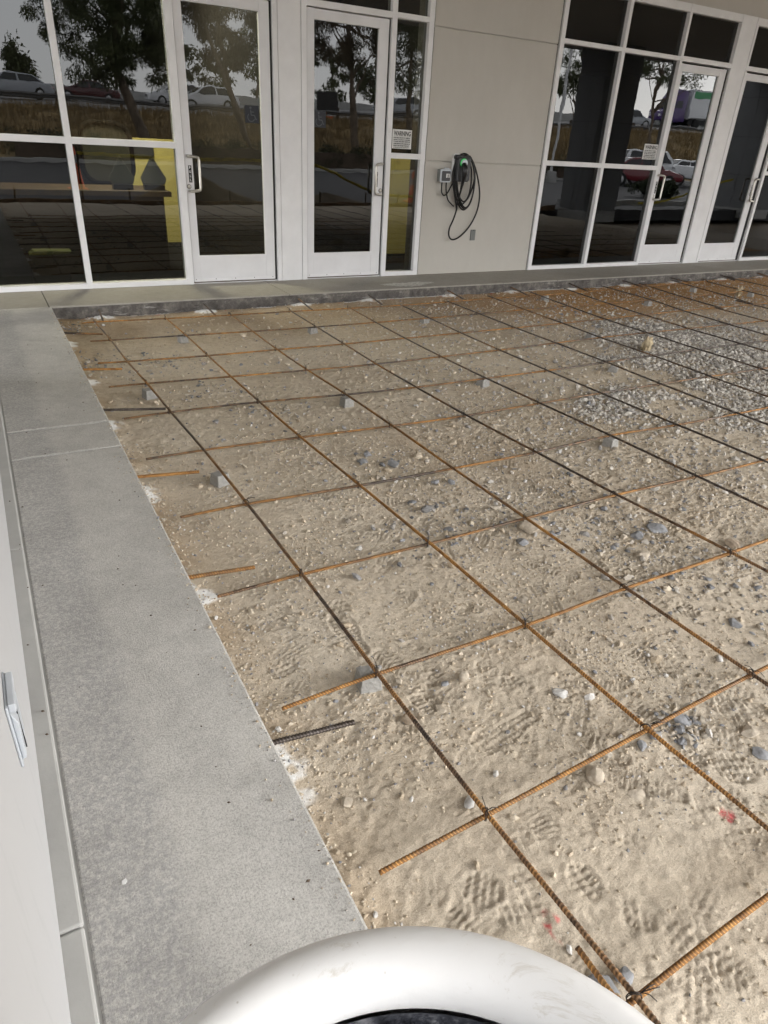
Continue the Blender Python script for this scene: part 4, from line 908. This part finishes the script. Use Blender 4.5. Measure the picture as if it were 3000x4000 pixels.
award(1.36, 'left crystal award on the desk', .95); award(1.67, 'right crystal award on the desk beside the yellow wall', 1.0)
mon = thing('picture_frame', 'dark framed picture on the yellow office wall', 'picture', (1.98, 2.89, 1.05)); MB().box(1.86, 2.12, 2.875, 2.898, 1.02, 1.16).build('panel', 'darkgrey', mon, .004)
fo = thing('lime_folder', 'lime green folder low behind the leftmost window', 'folder', (.5, .4, .25)); MB().prism([(.36, .255), (.70, .26), (.72, .285), (.40, .29)], .30, .48).build('cover', 'folder', fo, .002); MB().box(.36, .68, .30, .48, -.005, .245).build('box', 'dark', fo, .004)
for k, (x, y) in enumerate(((1.6, 1.6), (4.9, .9))):
    t = thing('ceiling_light', ('ceiling light of the yellow office behind the left windows', 'ceiling light behind the narrow window')[k], 'ceiling light', (x, y, 2.98), 'ceiling lights indoors')
    MB().box(x - .3, x + .3, y - .3, y + .3, 2.975, 2.999).build('diffuser', 'ceilinglamp', t)
    la = bpy.data.lights.new('ceiling_lamp', 'AREA'); la.size = .55; la.energy = (34, 11)[k]; la.color = (1, .93, .72); lo = bpy.data.objects.new('ceiling_lamp', la); COL.objects.link(lo); lo.location = (x, y, 2.96)
for k, (x, y) in enumerate(((3.6, 3.2), (4.3, 4.4), (3.3, 5.2), (4.9, 6.2), (4.1, 6.9))):
    t = thing('ceiling_light', f'small ceiling light deep inside behind the second glass door, {ORD[k + 1]} from the glass', 'ceiling light', (x, y, 2.98), 'ceiling lights indoors'); MB().box(x - .16, x + .16, y - .05, y + .05, 2.985, 2.999).build('diffuser', 'ceilinglamp', t)

# ------------------------------------------------------------------ work site edge, seen mirrored
fb = thing('form_board', 'long wooden form board edging the dirt, mirrored low in the glass', 'form board', (8, -9.5, -.2)); MB().box(.2, 14.9, -9.52, -9.48, -.19, -.045).build('board', 'wood', fb, .003)
st0 = thing('form_stake', '', 'stake', (0, 0, 0), 'stakes holding the form board')
MB().box(-.02, .02, -.02, .02, -.2, .20).prism([(-.02, -.2), (.02, -.2), (0, -.32)], -.02, .02).build('stake', 'woodgrey', st0, .002)
for k in range(13):
    o = st0 if k == 0 else dup(st0); o.location = (.75 + 1.12 * k + .1 * math.sin(k * 3), -9.56, 0); o.rotation_euler = (.04 * math.sin(k * 5), .05 * math.cos(k * 3), .1 * k)
    o['label'] = f'dark wooden stake behind the form board mirrored in the glass, {ORD[k + 1]} from the left'
def mound(x, y, rx, ry, h, label):
    V = []; F_ = []; n, m = 48, 16
    for j in range(m + 1):
        r = j / m
        for k in range(n):
            a = 2 * math.pi * k / n; q = (1 + .14 * math.sin(3 * a + 1) + .08 * math.sin(7 * a)) * r
            V.append((x + rx * q * math.cos(a), y + ry * q * math.sin(a), -.19 + h * (1 - r) ** 1.1 * (1 + .12 * random.random()) + .015 * random.random()))
    for j in range(m):
        for k in range(n): F_.append((j * n + k, (j + 1) * n + k, (j + 1) * n + (k + 1) % n, j * n + (k + 1) % n))
    o = np_mesh('dirt_pile', np.array(V), np.array(F_), 'earth', True, (x, y, -.19)); tag(o, label, 'dirt pile')
mound(4.6, -10.9, 1.5, .9, .65, 'dark pile of dirt mirrored in the first glass door'); mound(8.2, -11.0, 1.1, .6, .25, 'low pile of dirt mirrored in the second glass door')
def tape(P, label):
    t = thing('caution_tape', label, 'caution tape', P[0], 'yellow caution tape around the work site'); c = catmull(P, .08); V = []; F_ = []
    for i, p in enumerate(c):
        tw_ = .25 * math.sin(i * .35); V += [(p[0], p[1] - .036 * math.sin(tw_), p[2] - .036 * math.cos(tw_)), (p[0], p[1] + .036 * math.sin(tw_), p[2] + .036 * math.cos(tw_))]
        if i: F_.append((2 * i - 2, 2 * i, 2 * i + 1, 2 * i - 1))
    o = np_mesh('ribbon', np.array(V), np.array(F_), 'tape', True, (0, 0, 0)); o.data.transform(Matrix.Translation(-Vector(P[0]))); o.parent = t
    sd_ = o.modifiers.new('thick', 'SOLIDIFY'); sd_.thickness = .0015
    return t, c
t, c = tape([(2.2, -10.9, .78), (4.0, -10.55, .76), (6.3, -10.5, .78), (7.0, -10.5, .80)], 'yellow caution tape stretched level, mirrored in the first glass door')
for k, (x, s) in enumerate(((4.2, 'CAUTION'), (4.95, 'CUIDADO'), (5.7, 'CAUTION'), (6.4, 'CUIDADO'))): text(s, .05, 'ink', 'lettering', t, (x + .4, -10.46, .755), (R(90), 0, R(180)), bold=.001)
tape([(7.0, -10.5, .80), (7.7, -10.5, .74), (9.2, -10.55, .22), (10.2, -10.6, .05), (11.6, -10.9, .02)], 'yellow caution tape sagging to the ground, mirrored in the second glass door'); tape([(19.4, -10.5, -.05), (20.4, -10.4, .05), (21.7, -10.3, .38), (23.45, -10.2, .80)], 'yellow caution tape rising to the far column')
for k, (x, y) in enumerate(((2.2, -10.95), (7.0, -10.55))):
    p = thing('tape_post', ('left', 'right')[k] + ' thin wooden post carrying the level caution tape', 'post', (x, y, -.2), 'posts carrying the caution tape'); MB().box(x - .02, x + .02, y - .02, y + .02, -.3, .9).build('post', 'woodgrey', p)
def cone(x, y, h, label, base=-.17):
    t = thing('traffic_cone', label, 'traffic cone', (x, y, base), 'orange traffic cones')
    r = h * .19; MB().lathe([(r, .03), (.03, h), (.0, h)], (x, y, base), 28).build('cone_body', 'orange', t, smooth=True)
    q = lambda k: r + (.03 - r) * (k - .03) / (1 - .03)
    MB().lathe([(q(.62) + .004, h * .62), (q(.80) + .004, h * .80)], (x, y, base), 28).build('collar', 'refl', t, smooth=True)
    MB().box(x - r * 1.25, x + r * 1.25, y - r * 1.25, y + r * 1.25, base, base + .03).build('foot', 'orange', t, .01)
cone(2.5, -14.0, 1.0, 'large orange cone mirrored in the leftmost window'); cone(11.15, -11.4, .78, 'orange cone with white collar mirrored in the narrow window')

# ------------------------------------------------------------------ embankment, highway, planting (mirrored)
def emb():
    X = np.linspace(-60, 130, 200); Yk = np.linspace(-28.4, -47.5, 26); V = []
    for y in Yk:
        for x in X:
            f = (y + 28.4) / -19.1; hz = max(0, x - 10) * .026
            V.append((x, y, -.05 + (2.25 + hz) * (f * f * (3 - 2 * f)) ** .8 + .12 * math.sin(x * .9 + y) * f * (1 - f) * 2 + RNG.normal(0, .05)))
    n = len(X); F_ = [(j * n + i, (j + 1) * n + i, (j + 1) * n + i + 1, j * n + i + 1) for j in range(len(Yk) - 1) for i in range(n - 1)]
    tag(np_mesh('embankment', np.array(V), np.array(F_), 'drygrass', True), kind='structure')
    V2 = []
    for y, zz in ((-47.5, 2.2), (-50, 2.35), (-66, 3.3)):
        for x in X: V2.append((x, y, zz + max(0, x - 10) * .026))
    F2 = [(j * n + i, (j + 1) * n + i, (j + 1) * n + i + 1, j * n + i + 1) for j in range(2) for i in range(n - 1)]
    tag(np_mesh('highway', np.array(V2), np.array(F2), 'hwy', True), kind='structure')
emb()
def ez(x, y): f = min(1, max(0, (y + 28.4) / -19.1)); return -.05 + (2.25 + max(0, x - 10) * .026) * (f * f * (3 - 2 * f)) ** .8
def grass():
    n = 36000; X = RNG.uniform(-2, 66, n); Y = RNG.uniform(-47, -29.5, n); P = np.zeros((n, 3, 3)); a = RNG.uniform(0, 3.14, n); h = RNG.uniform(.2, .55, n); z = np.array([ez(x, y) for x, y in zip(X, Y)])
    P[:, 0] = np.stack([X - .022 * np.cos(a), Y - .022 * np.sin(a), z - .05], -1); P[:, 1] = np.stack([X + .022 * np.cos(a), Y + .022 * np.sin(a), z - .05], -1); P[:, 2] = np.stack([X + RNG.normal(0, .12, n), Y, z + h], -1)
    tag(np_mesh('dry_grass', P.reshape(-1, 3), np.arange(n * 3).reshape(-1, 3), 'drygrass'), 'tall dry grass on the embankment mirrored in the glass', 'grass', None, 'stuff')
grass()
gr = thing('guard_rail', 'long steel guard rail along the raised highway, mirrored in the glass', 'guard rail', (20, -48, 2.3))
seg = MB(); 
for x in range(-40, 110, 10): seg.prism([(-48.0, 2.62 + max(0, x - 10) * .026), (-47.93, 2.70 + max(0, x - 10) * .026), (-48.0, 2.76 + max(0, x - 10) * .026), (-47.93, 2.84 + max(0, x - 10) * .026), (-48.0, 2.93 + max(0, x - 10) * .026), (-48.04, 2.9 + max(0, x - 10) * .026), (-48.04, 2.64 + max(0, x - 10) * .026)], x, x + 10, 'x')
seg.build('rail', 'galv', gr)
for x in range(-10, 78, 4): MB().box(x - .09, x + .09, -48.24, -48.05, 1.9 + max(0, x - 10) * .026, 2.98 + max(0, x - 10) * .026).build('post', 'woodgrey', gr)
bw = thing('barrier_wall', 'long grey concrete barrier wall beyond the highway', 'wall', (20, -66, 3)); mb = MB()
for x in range(-60, 120, 10): mb.box(x, x + 10, -66.4, -66, 2.6 + max(0, x - 10) * .026, 4.15 + max(0, x - 10) * .026)
mb.build('wall_face', 'strip', bw)
def leafcloud(C_, rad, n, ln, wd, droop=.6, seed=0):
    r = np.random.default_rng(seed); C_ = np.array(C_); k = r.integers(0, len(C_), n); g_ = r.normal(0, 1, (n, 3)); g_ /= np.linalg.norm(g_, axis=1)[:, None]
    P = C_[k, :3] + g_ * (C_[k, 3:4] * r.random((n, 1)) ** .45) * np.array([1, 1, .8])
    d_ = r.normal(0, 1, (n, 3)); d_[:, 2] -= droop * 2.2; d_ /= np.linalg.norm(d_, axis=1)[:, None]
    s_ = np.cross(d_, r.normal(0, 1, (n, 3))); s_ /= np.linalg.norm(s_, axis=1)[:, None]; L_ = ln * r.uniform(.6, 1.4, (n, 1)); W_ = wd * r.uniform(.6, 1.3, (n, 1))
    V = np.stack([P, P + d_ * L_ * .45 + s_ * W_, P + d_ * L_, P + d_ * L_ * .45 - s_ * W_], 1).reshape(-1, 3); return V, np.arange(4 * n).reshape(-1, 4)
def tree(name, label, trunk, r0, clumps, n, ln, wd, mat, seed, limbs=5, droop=.6):
    t = thing(name, label, 'tree', trunk[0], 'trees mirrored in the glass'); c = catmull(trunk, .5)
    mb = MB(); mb.tube([tuple(p) for p in c], [r0 * (1 - .72 * i / (len(c) - 1)) for i in range(len(c))], 9)
    rr = random.Random(seed); tops = sorted(clumps, key=lambda q: rr.random())[:limbs + 6]
    for q in tops:
        s = c[int(len(c) * rr.uniform(.35, .9))]; e = Vector(q[:3]); s = Vector(s); m_ = s.lerp(e, .5) + Vector((0, 0, -.25)); mb.tube([s, s.lerp(m_, .6), m_, e], [r0 * .32, r0 * .25, r0 * .17, r0 * .05], 6)
    mb.build('trunk', 'bark', t, smooth=True)
    V, F_ = leafcloud(clumps, 1, n, ln, wd, droop, seed); o = np_mesh('crown', V, F_, mat); o.data.transform(Matrix.Translation(-Vector(trunk[0]))); o.parent = t
def clumps(cx, cy, cz, rx, ry, rz, n, rmin, rmax, seed, hole=0):
    r = random.Random(seed); out = []
    while len(out) < n:
        a, b, c_ = (r.uniform(-1, 1) for _ in range(3))
        if a * a + b * b + c_ * c_ < 1: out.append((cx + rx * a, cy + ry * b, cz + rz * c_, r.uniform(rmin, rmax)))
    return out
tree('eucalyptus_tree', 'broad drooping tree with a leaning pale trunk mirrored in the second window', [(8.0, -31, .4), (7.3, -31, 2.4), (6.9, -31, 3.6), (7.1, -31, 5.2), (7.2, -31, 7), (7.4, -31, 9.5)], .26, clumps(6.9, -31, 6.4, 2.9, 1.6, 3.2, 120, .35, .8, 3) + [(4.6, -31, 5.2, .5), (5.0, -31, 4.2, .5), (5.2, -31, 3.3, .5), (9.2, -31, 4.2, .7), (8.9, -31, 5.4, .8), (8.2, -31, 4.4, .6), (8.6, -31, 3.3, .5), (3.9, -31, 6.2, .6), (3.6, -31, 5.4, .4), (4.2, -31, 4.7, .4)], 42000, .20, .022, 'leaf', 1)
tree('eucalyptus_tree', 'tree with a thin leaning trunk mirrored in the first glass door', [(13.3, -31.5, .5), (12.4, -31.5, 2.8), (11.5, -31.5, 5.0), (10.9, -31.5, 6.8), (10.5, -31.5, 9)], .13, clumps(10.8, -31.5, 6.8, 1.5, 1.2, 1.7, 34, .3, .6, 5), 7500, .20, .022, 'leafbrown', 2, 3)
tree('eucalyptus_tree', 'brown tree with a dark upright trunk mirrored at the right of the first glass door', [(13.9, -34, 1.0), (13.1, -34, 3.4), (12.7, -34, 5.6), (12.8, -34, 8)], .18, clumps(13.2, -34, 6.8, 1.9, 1.5, 2.6, 50, .35, .7, 6), 12000, .21, .024, 'leafbrown', 3, 4, .9)
tree('eucalyptus_tree', 'tree hanging over the top of the second glass door mirrored', [(19.6, -32, .6), (19.4, -32, 3.2), (19.1, -32, 6), (19.0, -32, 8.5)], .2, clumps(18.7, -32, 7.0, 3.0, 1.6, 2.3, 66, .35, .75, 8), 15000, .20, .022, 'leafbrown', 4, 5, .8)
tree('eucalyptus_tree', 'dense green tree mirrored in the narrow window', [(23.8, -33, .8), (23.6, -33, 3.5), (23.5, -33, 6), (23.2, -33, 9)], .2, clumps(23.4, -33, 6.8, 2.1, 1.6, 3.2, 60, .4, .8, 9), 15000, .20, .024, 'leaf', 5, 5)
tree('eucalyptus_tree', 'sparse forked tree mirrored in the right windows beside the column', [(41.9, -31, .9), (41.8, -31, 3.2), (41.5, -31, 4.6), (41.6, -31, 6.0), (41.8, -31, 8)], .17, clumps(42.5, -31, 7.2, 4.4, 2.0, 1.9, 46, .35, .7, 12), 6500, .22, .026, 'leaf', 6, 9, .4)
tree('eucalyptus_tree', 'tree beside the lamp post mirrored behind the column', [(37.0, -33, .9), (36.6, -33, 4), (36.4, -33, 7)], .16, clumps(35.6, -33, 6.2, 1.5, 1.2, 1.6, 20, .3, .6, 13), 3500, .22, .026, 'leaf', 7, 4)
for k, (x, y, h, s) in enumerate(((6.0, -72, 4.4, 1.1), (14, -73, 5.5, 2.6), (19, -72, 6.2, 2.6), (25, -74, 6.5, 3), (31, -72, 5.5, 2.8), (37, -73, 6.5, 3), (43, -74, 5.5, 2.5), (33, -86, 9, 4))):
    z0 = 3.0 + max(0, x - 10) * .026
    tree('roadside_tree', f'small far tree beyond the highway, {ORD[k + 1]} from the left' if k < 7 else 'taller tree behind the row beyond the highway', [(x, y, z0), (x + .2, y, z0 + h * .5), (x, y, z0 + h)], .2, clumps(x, y, z0 + h * .66, s, s * .7, h * .42, 26, .4, .9, 40 + k), 2600, .42, .07, 'leaf', 30 + k, 4)
hd = thing('hedge', 'low dark green hedge at the foot of the embankment, mirrored in the glass', 'hedge', (20, -28.9, 0))
hc = [(x + random.uniform(-.3, .3), -28.9 + random.uniform(-.3, .3), random.uniform(.1, .85), .42) for x in np.arange(2, 42, .28)]
V, F_ = leafcloud(hc, 1, 26000, .10, .03, .1, 77); o = np_mesh('foliage', V, F_, 'hedgecol'); o.data.transform(Matrix.Translation((-20, 28.9, 0))); o.parent = hd
mb = MB(); mb.box(2, 42, -29.2, -28.6, -.05, .7); mb.build('branches', 'woodgrey', hd)
for k, (x, y, s) in enumerate(((25.0, -15.2, .75), (26.4, -15.6, .6))):
    t = thing('shrub', ('round', 'smaller')[k] + ' green shrub in the car park island by the far column', 'shrub', (x, y, -.17), 'shrubs in the car park island')
    V, F_ = leafcloud(clumps(x, y, .15, s, s, .3, 16, .2, .35, k), 1, 2600, .1, .03, 0, 90 + k); o = np_mesh('foliage', V, F_, 'hedgecol'); o.data.transform(Matrix.Translation((-x, -y, .17))); o.parent = t
    MB().tube([(x, y, -.3), (x, y, .2)], .03, 6).build('stem', 'bark', t)
lp = thing('street_lamp', 'tall pale lamp post with a curved arm mirrored in the right window', 'street lamp', (27.7, -24.4, -.17))
MB().tube(smooth([(27.7, -24.4, -.1), (27.72, -24.4, 3), (27.75, -24.4, 5.8), (27.6, -24.3, 6.25), (27.1, -24.1, 6.45), (26.6, -23.9, 6.42)], .2), .085, 10).build('pole', 'white', lp, smooth=True)
MB().box(26.1, 26.7, -24.0, -23.7, 6.33, 6.45).build('lamp_head', 'greybox', lp, .03); MB().lathe([(.28, -.3), (.28, .35), (.24, .40), (0, .40)], (27.7, -24.4, 0), 24).build('footing', 'strip', lp)
sb = thing('road_sign', 'dark portable sign board on the highway shoulder mirrored in the second glass door', 'sign', (24.7, -47, 2.5))
MB().prism(rrect(24.7, 3.75, 1.55, 1.15, .08), -47.1, -47.0).build('board', 'black', sb); MB().box(24.66, 24.74, -47.14, -47.101, 1.9, 3.2).build('post', 'galv', sb); MB().box(24.3, 25.1, -47.3, -46.9, 2.2, 2.75).build('trailer_base', 'orange', sb, .05)

# ------------------------------------------------------------------ vehicles (mirrored)
def car(label, paint_, loc, rz, L_=4.6, w_=1.82, kind='sedan', group='cars mirrored in the glass', name='parked_car'):
    t = thing(name, label, 'car', (0, 0, 0), group); h2 = w_ / 2
    if kind == 'sedan': low = [(0, .35), (.02, .62), (.12, .74), (1.15, .92), (3.65, .95), (L_ - .15, .90), (L_, .65), (L_ - .02, .35)]; top = [(1.05, .91), (1.85, 1.40), (2.2, 1.46), (3.0, 1.45), (3.95, .95)]
    elif kind == 'suv': low = [(0, .38), (.02, .72), (.15, .85), (1.1, 1.02), (4.2, 1.05), (L_ - .1, 1.0), (L_, .7), (L_ - .03, .38)]; top = [(1.0, 1.01), (1.75, 1.55), (2.2, 1.64), (3.6, 1.60), (4.45, 1.05)]
    else: low = [(0, .45), (0, .80), (.08, 1.12), (1.35, 1.18), (L_ - .05, 1.18), (L_, 1.1), (L_, .45)]; top = [(1.42, 1.17), (1.72, 1.80), (1.9, 1.86), (L_ - .5, 1.84), (L_ - .15, 1.18)]
    sh = lambda P: [(x - L_ / 2, z) for x, z in P]
    b = MB().prism(sh(low), -h2, h2); b.build('body', paint_, t, .07, True, seg=3)
    m = MB(); P = sh(top); n = len(P); z0 = P[0][1]; zt = max(z for _, z in P); f = lambda z: h2 * (.97 - .20 * (z - z0) / (zt - z0))
    v = [(x, -f(z), z) for x, z in P] + [(x, f(z), z) for x, z in P]; m.add(v, [tuple(range(n)), tuple(range(2 * n - 1, n - 1, -1))] + [(i, i + n, (i + 1) % n + n, (i + 1) % n) for i in range(n)]); m.build('cabin', paint_ if kind != 'box' else 'car_white', t, .04, True)
    g_ = MB()
    cxm = sum(x for x, _ in P) / n
    for s in (-1, 1):
        for a0, a1 in ((.06, .48), (.52, .93)):
            xa, xb = P[0][0], P[-1][0]; q = []
            zlo, zhi = z0 + .06, zt - .10
            def xl(z): return np.interp(z, [P[0][1], P[1][1], zt], [P[0][0], P[1][0], P[2][0]])
            def xr(z): return np.interp(z, [P[-1][1], P[-2][1], zt + .01], [P[-1][0], P[-2][0], P[-2][0] - .05])
            for z, al in ((zlo, a0), (zhi, a0), (zhi, a1), (zlo, a1)): q.append((xl(z) + (xr(z) - xl(z)) * al, s * (f(z) + .012), z))
            g_.add(q + [(x, y - s * .02, z) for x, y, z in q], [(0, 1, 2, 3), (7, 6, 5, 4), (0, 4, 5, 1), (1, 5, 6, 2), (2, 6, 7, 3), (3, 7, 4, 0)])
    g_.build('side_window', 'carglass', t)
    for nm, (p, q), s in (('windscreen', (P[0], P[1]), -1), ('rear_window', (P[-1], P[-2]), 1)):
        a = np.array(p); b_ = np.array(q); d_ = b_ - a; nr = np.array([-abs(d_[1]), abs(d_[0])]) / np.linalg.norm(d_); nr[0] *= 1 if s < 0 else -1
        lo, hi = a + d_ * .12 + nr * .015, a + d_ * .92 + nr * .015; wl, wh = f(lo[1]) * .9, f(hi[1]) * .9
        MB().add([(lo[0], -wl, lo[1]), (lo[0], wl, lo[1]), (hi[0], wh, hi[1]), (hi[0], -wh, hi[1])] + [(lo[0] - s * .03, -wl, lo[1]), (lo[0] - s * .03, wl, lo[1]), (hi[0] - s * .03, wh, hi[1]), (hi[0] - s * .03, -wh, hi[1])], [(0, 1, 2, 3), (7, 6, 5, 4), (0, 4, 5, 1), (1, 5, 6, 2), (2, 6, 7, 3), (3, 7, 4, 0)]).build(nm, 'carglass', t)
    rw = .33 if kind == 'sedan' else .37
    for x in (.88 - L_ / 2, L_ / 2 - .92):
        for s in (-1, 1):
            wh = MB().lathe([(rw * .62, -.11), (rw * .97, -.10), (rw, -.06), (rw, .06), (rw * .97, .10), (rw * .62, .11)], (x, s * (h2 - .08), rw), 24, 'y').build('wheel', 'tyre', t, smooth=True)
            hb_ = MB().lathe([(0, s * .105), (rw * .2, s * .11), (rw * .63, s * .09), (rw * .64, 0)], (x, s * (h2 - .08), rw), 20, 'y').build('rim', 'rim', t); hb_.parent = wh
            for k in range(5):
                pass
    fz = low[2][1] - .10
    for s in (-1, 1):
        if kind == 'box': MB().lathe([(0, -.02), (.10, -.015), (.115, 0), (.115, .05)], (-L_ / 2 - .0, s * (h2 - .28), .98), 20, 'x').build('headlight', 'lamp', t, smooth=True)
        else: MB().box(-L_ / 2 - .01, -L_ / 2 + .28, s * (h2 - .34) - .16, s * (h2 - .34) + .19, fz - .12, fz + .04).build('headlight', 'lamp', t, .04)
        MB().box(L_ / 2 - .12, L_ / 2 + .012, s * (h2 - .2) - .12, s * (h2 - .2) + .12, fz - .1, fz + .1).build('tail_light', 'taillamp', t, .03)
        MB().box(-L_ / 2 + 1.35, -L_ / 2 + 1.5, s * (h2 + .09) - .09, s * (h2 + .09) + .09, .98, 1.1).build('mirror', paint_, t, .03)
    MB().box(-L_ / 2 - .02, -L_ / 2 + .05, -.5, .5, fz - .13, fz + .02).build('grille', 'black', t, .015)
    MB().box(-L_ / 2 - .035, -L_ / 2 - .012, -.16, .16, .42, .54).build('number_plate', 'white', t)
    if kind == 'box':
        MB().box(-L_ / 2 - .10, -L_ / 2 + .12, -h2 * .95, h2 * .95, .40, .66).build('bumper', 'black', t, .04)
        text('TOYOTA', .09, 'rim', 'lettering', t, (-L_ / 2 - .022, 0, .97), (R(90), 0, R(-90)), align='CENTER', bold=.002)
    t.location = loc; t.rotation_euler = (0, 0, rz); return t
PKz = -.168
car('maroon sedan parked in front of the white off-roader', 'car_red', (32.9, -23.2, PKz), R(-158) + math.pi * 0, 4.55, 1.78, 'sedan')
car('boxy white off-roader with black bumper parked beside the maroon sedan', 'car_white', (36.3, -25.4, PKz), R(-158), 4.65, 1.9, 'box')
car('white car parked behind the white off-roader', 'car_white', (40.6, -26.4, PKz), R(-158), 4.6, 1.82, 'sedan')
car('white hatchback driving on the highway mirrored in the first glass door', 'car_white', (17.6, -54, 2.75), R(2), 4.6, 1.85, 'suv', 'cars on the highway', 'highway_car')
car('second white car just ahead on the highway', 'car_white', (16.2, -58, 2.98), R(2), 4.6, 1.85, 'suv', 'cars on the highway', 'highway_car')
car('silver pickup style car at the far left of the highway', 'car_silver', (4.2, -56, 2.7), R(2), 4.9, 1.85, 'suv', 'cars on the highway', 'highway_car')
car('dark red car behind the big drooping tree on the highway', 'car_dimred', (9.2, -57, 2.8), R(2), 4.6, 1.85, 'sedan', 'cars on the highway', 'highway_car')
car('pale car on the highway mirrored in the narrow window', 'car_silver', (35.5, -55, 3.3), R(2), 4.6, 1.85, 'suv', 'cars on the highway', 'highway_car')
car('white car driving in front of the purple truck', 'car_silver', (63.5, -54, 4.0), R(182), 4.6, 1.85, 'suv', 'cars on the highway', 'highway_car')
tk = thing('semi_truck', 'purple truck pulling a white trailer with a green band on the highway', 'truck', (0, 0, 0))
MB().prism([(-3.1, .5), (-3.1, 1.6), (-1.7, 1.85), (-1.2, 3.0), (-.6, 3.9), (.9, 3.9), (.9, .5)], -1.2, 1.2).build('cab', 'truck_purple', tk, .12, True); MB().prism([(-1.74, 1.95), (-1.24, 2.95), (-1.29, 2.97), (-1.79, 1.97)], -1.0, 1.0).build('windscreen', 'carglass', tk)
for s in (-1, 1): MB().box(-1.1, -.2, s * 1.2 - .02, s * 1.2 + .02, 1.95, 2.75).build('side_window', 'carglass', tk); MB().box(-3.14, -2.9, s * .9 - .2, s * .9 + .2, 1.0, 1.35).build('headlight', 'lamp', tk, .05)
MB().box(1.3, 15.0, -1.28, 1.28, 1.1, 4.05).build('trailer', 'trailer', tk, .03); MB().box(1.5, 14.8, -1.295, 1.295, 3.15, 3.85).build('green_band', 'green', tk); MB().box(-2.6, 14.5, -.5, .5, .55, 1.0).build('chassis', 'black', tk)
for x in (-2.3, 1.9, 3.1, 12.4, 13.6):
    for s in (-1, 1): MB().lathe([(.3, -.15), (.5, -.14), (.52, 0), (.5, .14), (.3, .15), (.0, .12)], (x, s * 1.05, .52), 22, 'y').build('wheel', 'tyre', tk, smooth=True)
tk.location = (78, -61, 4.75); tk.rotation_euler = (0, 0, R(2))
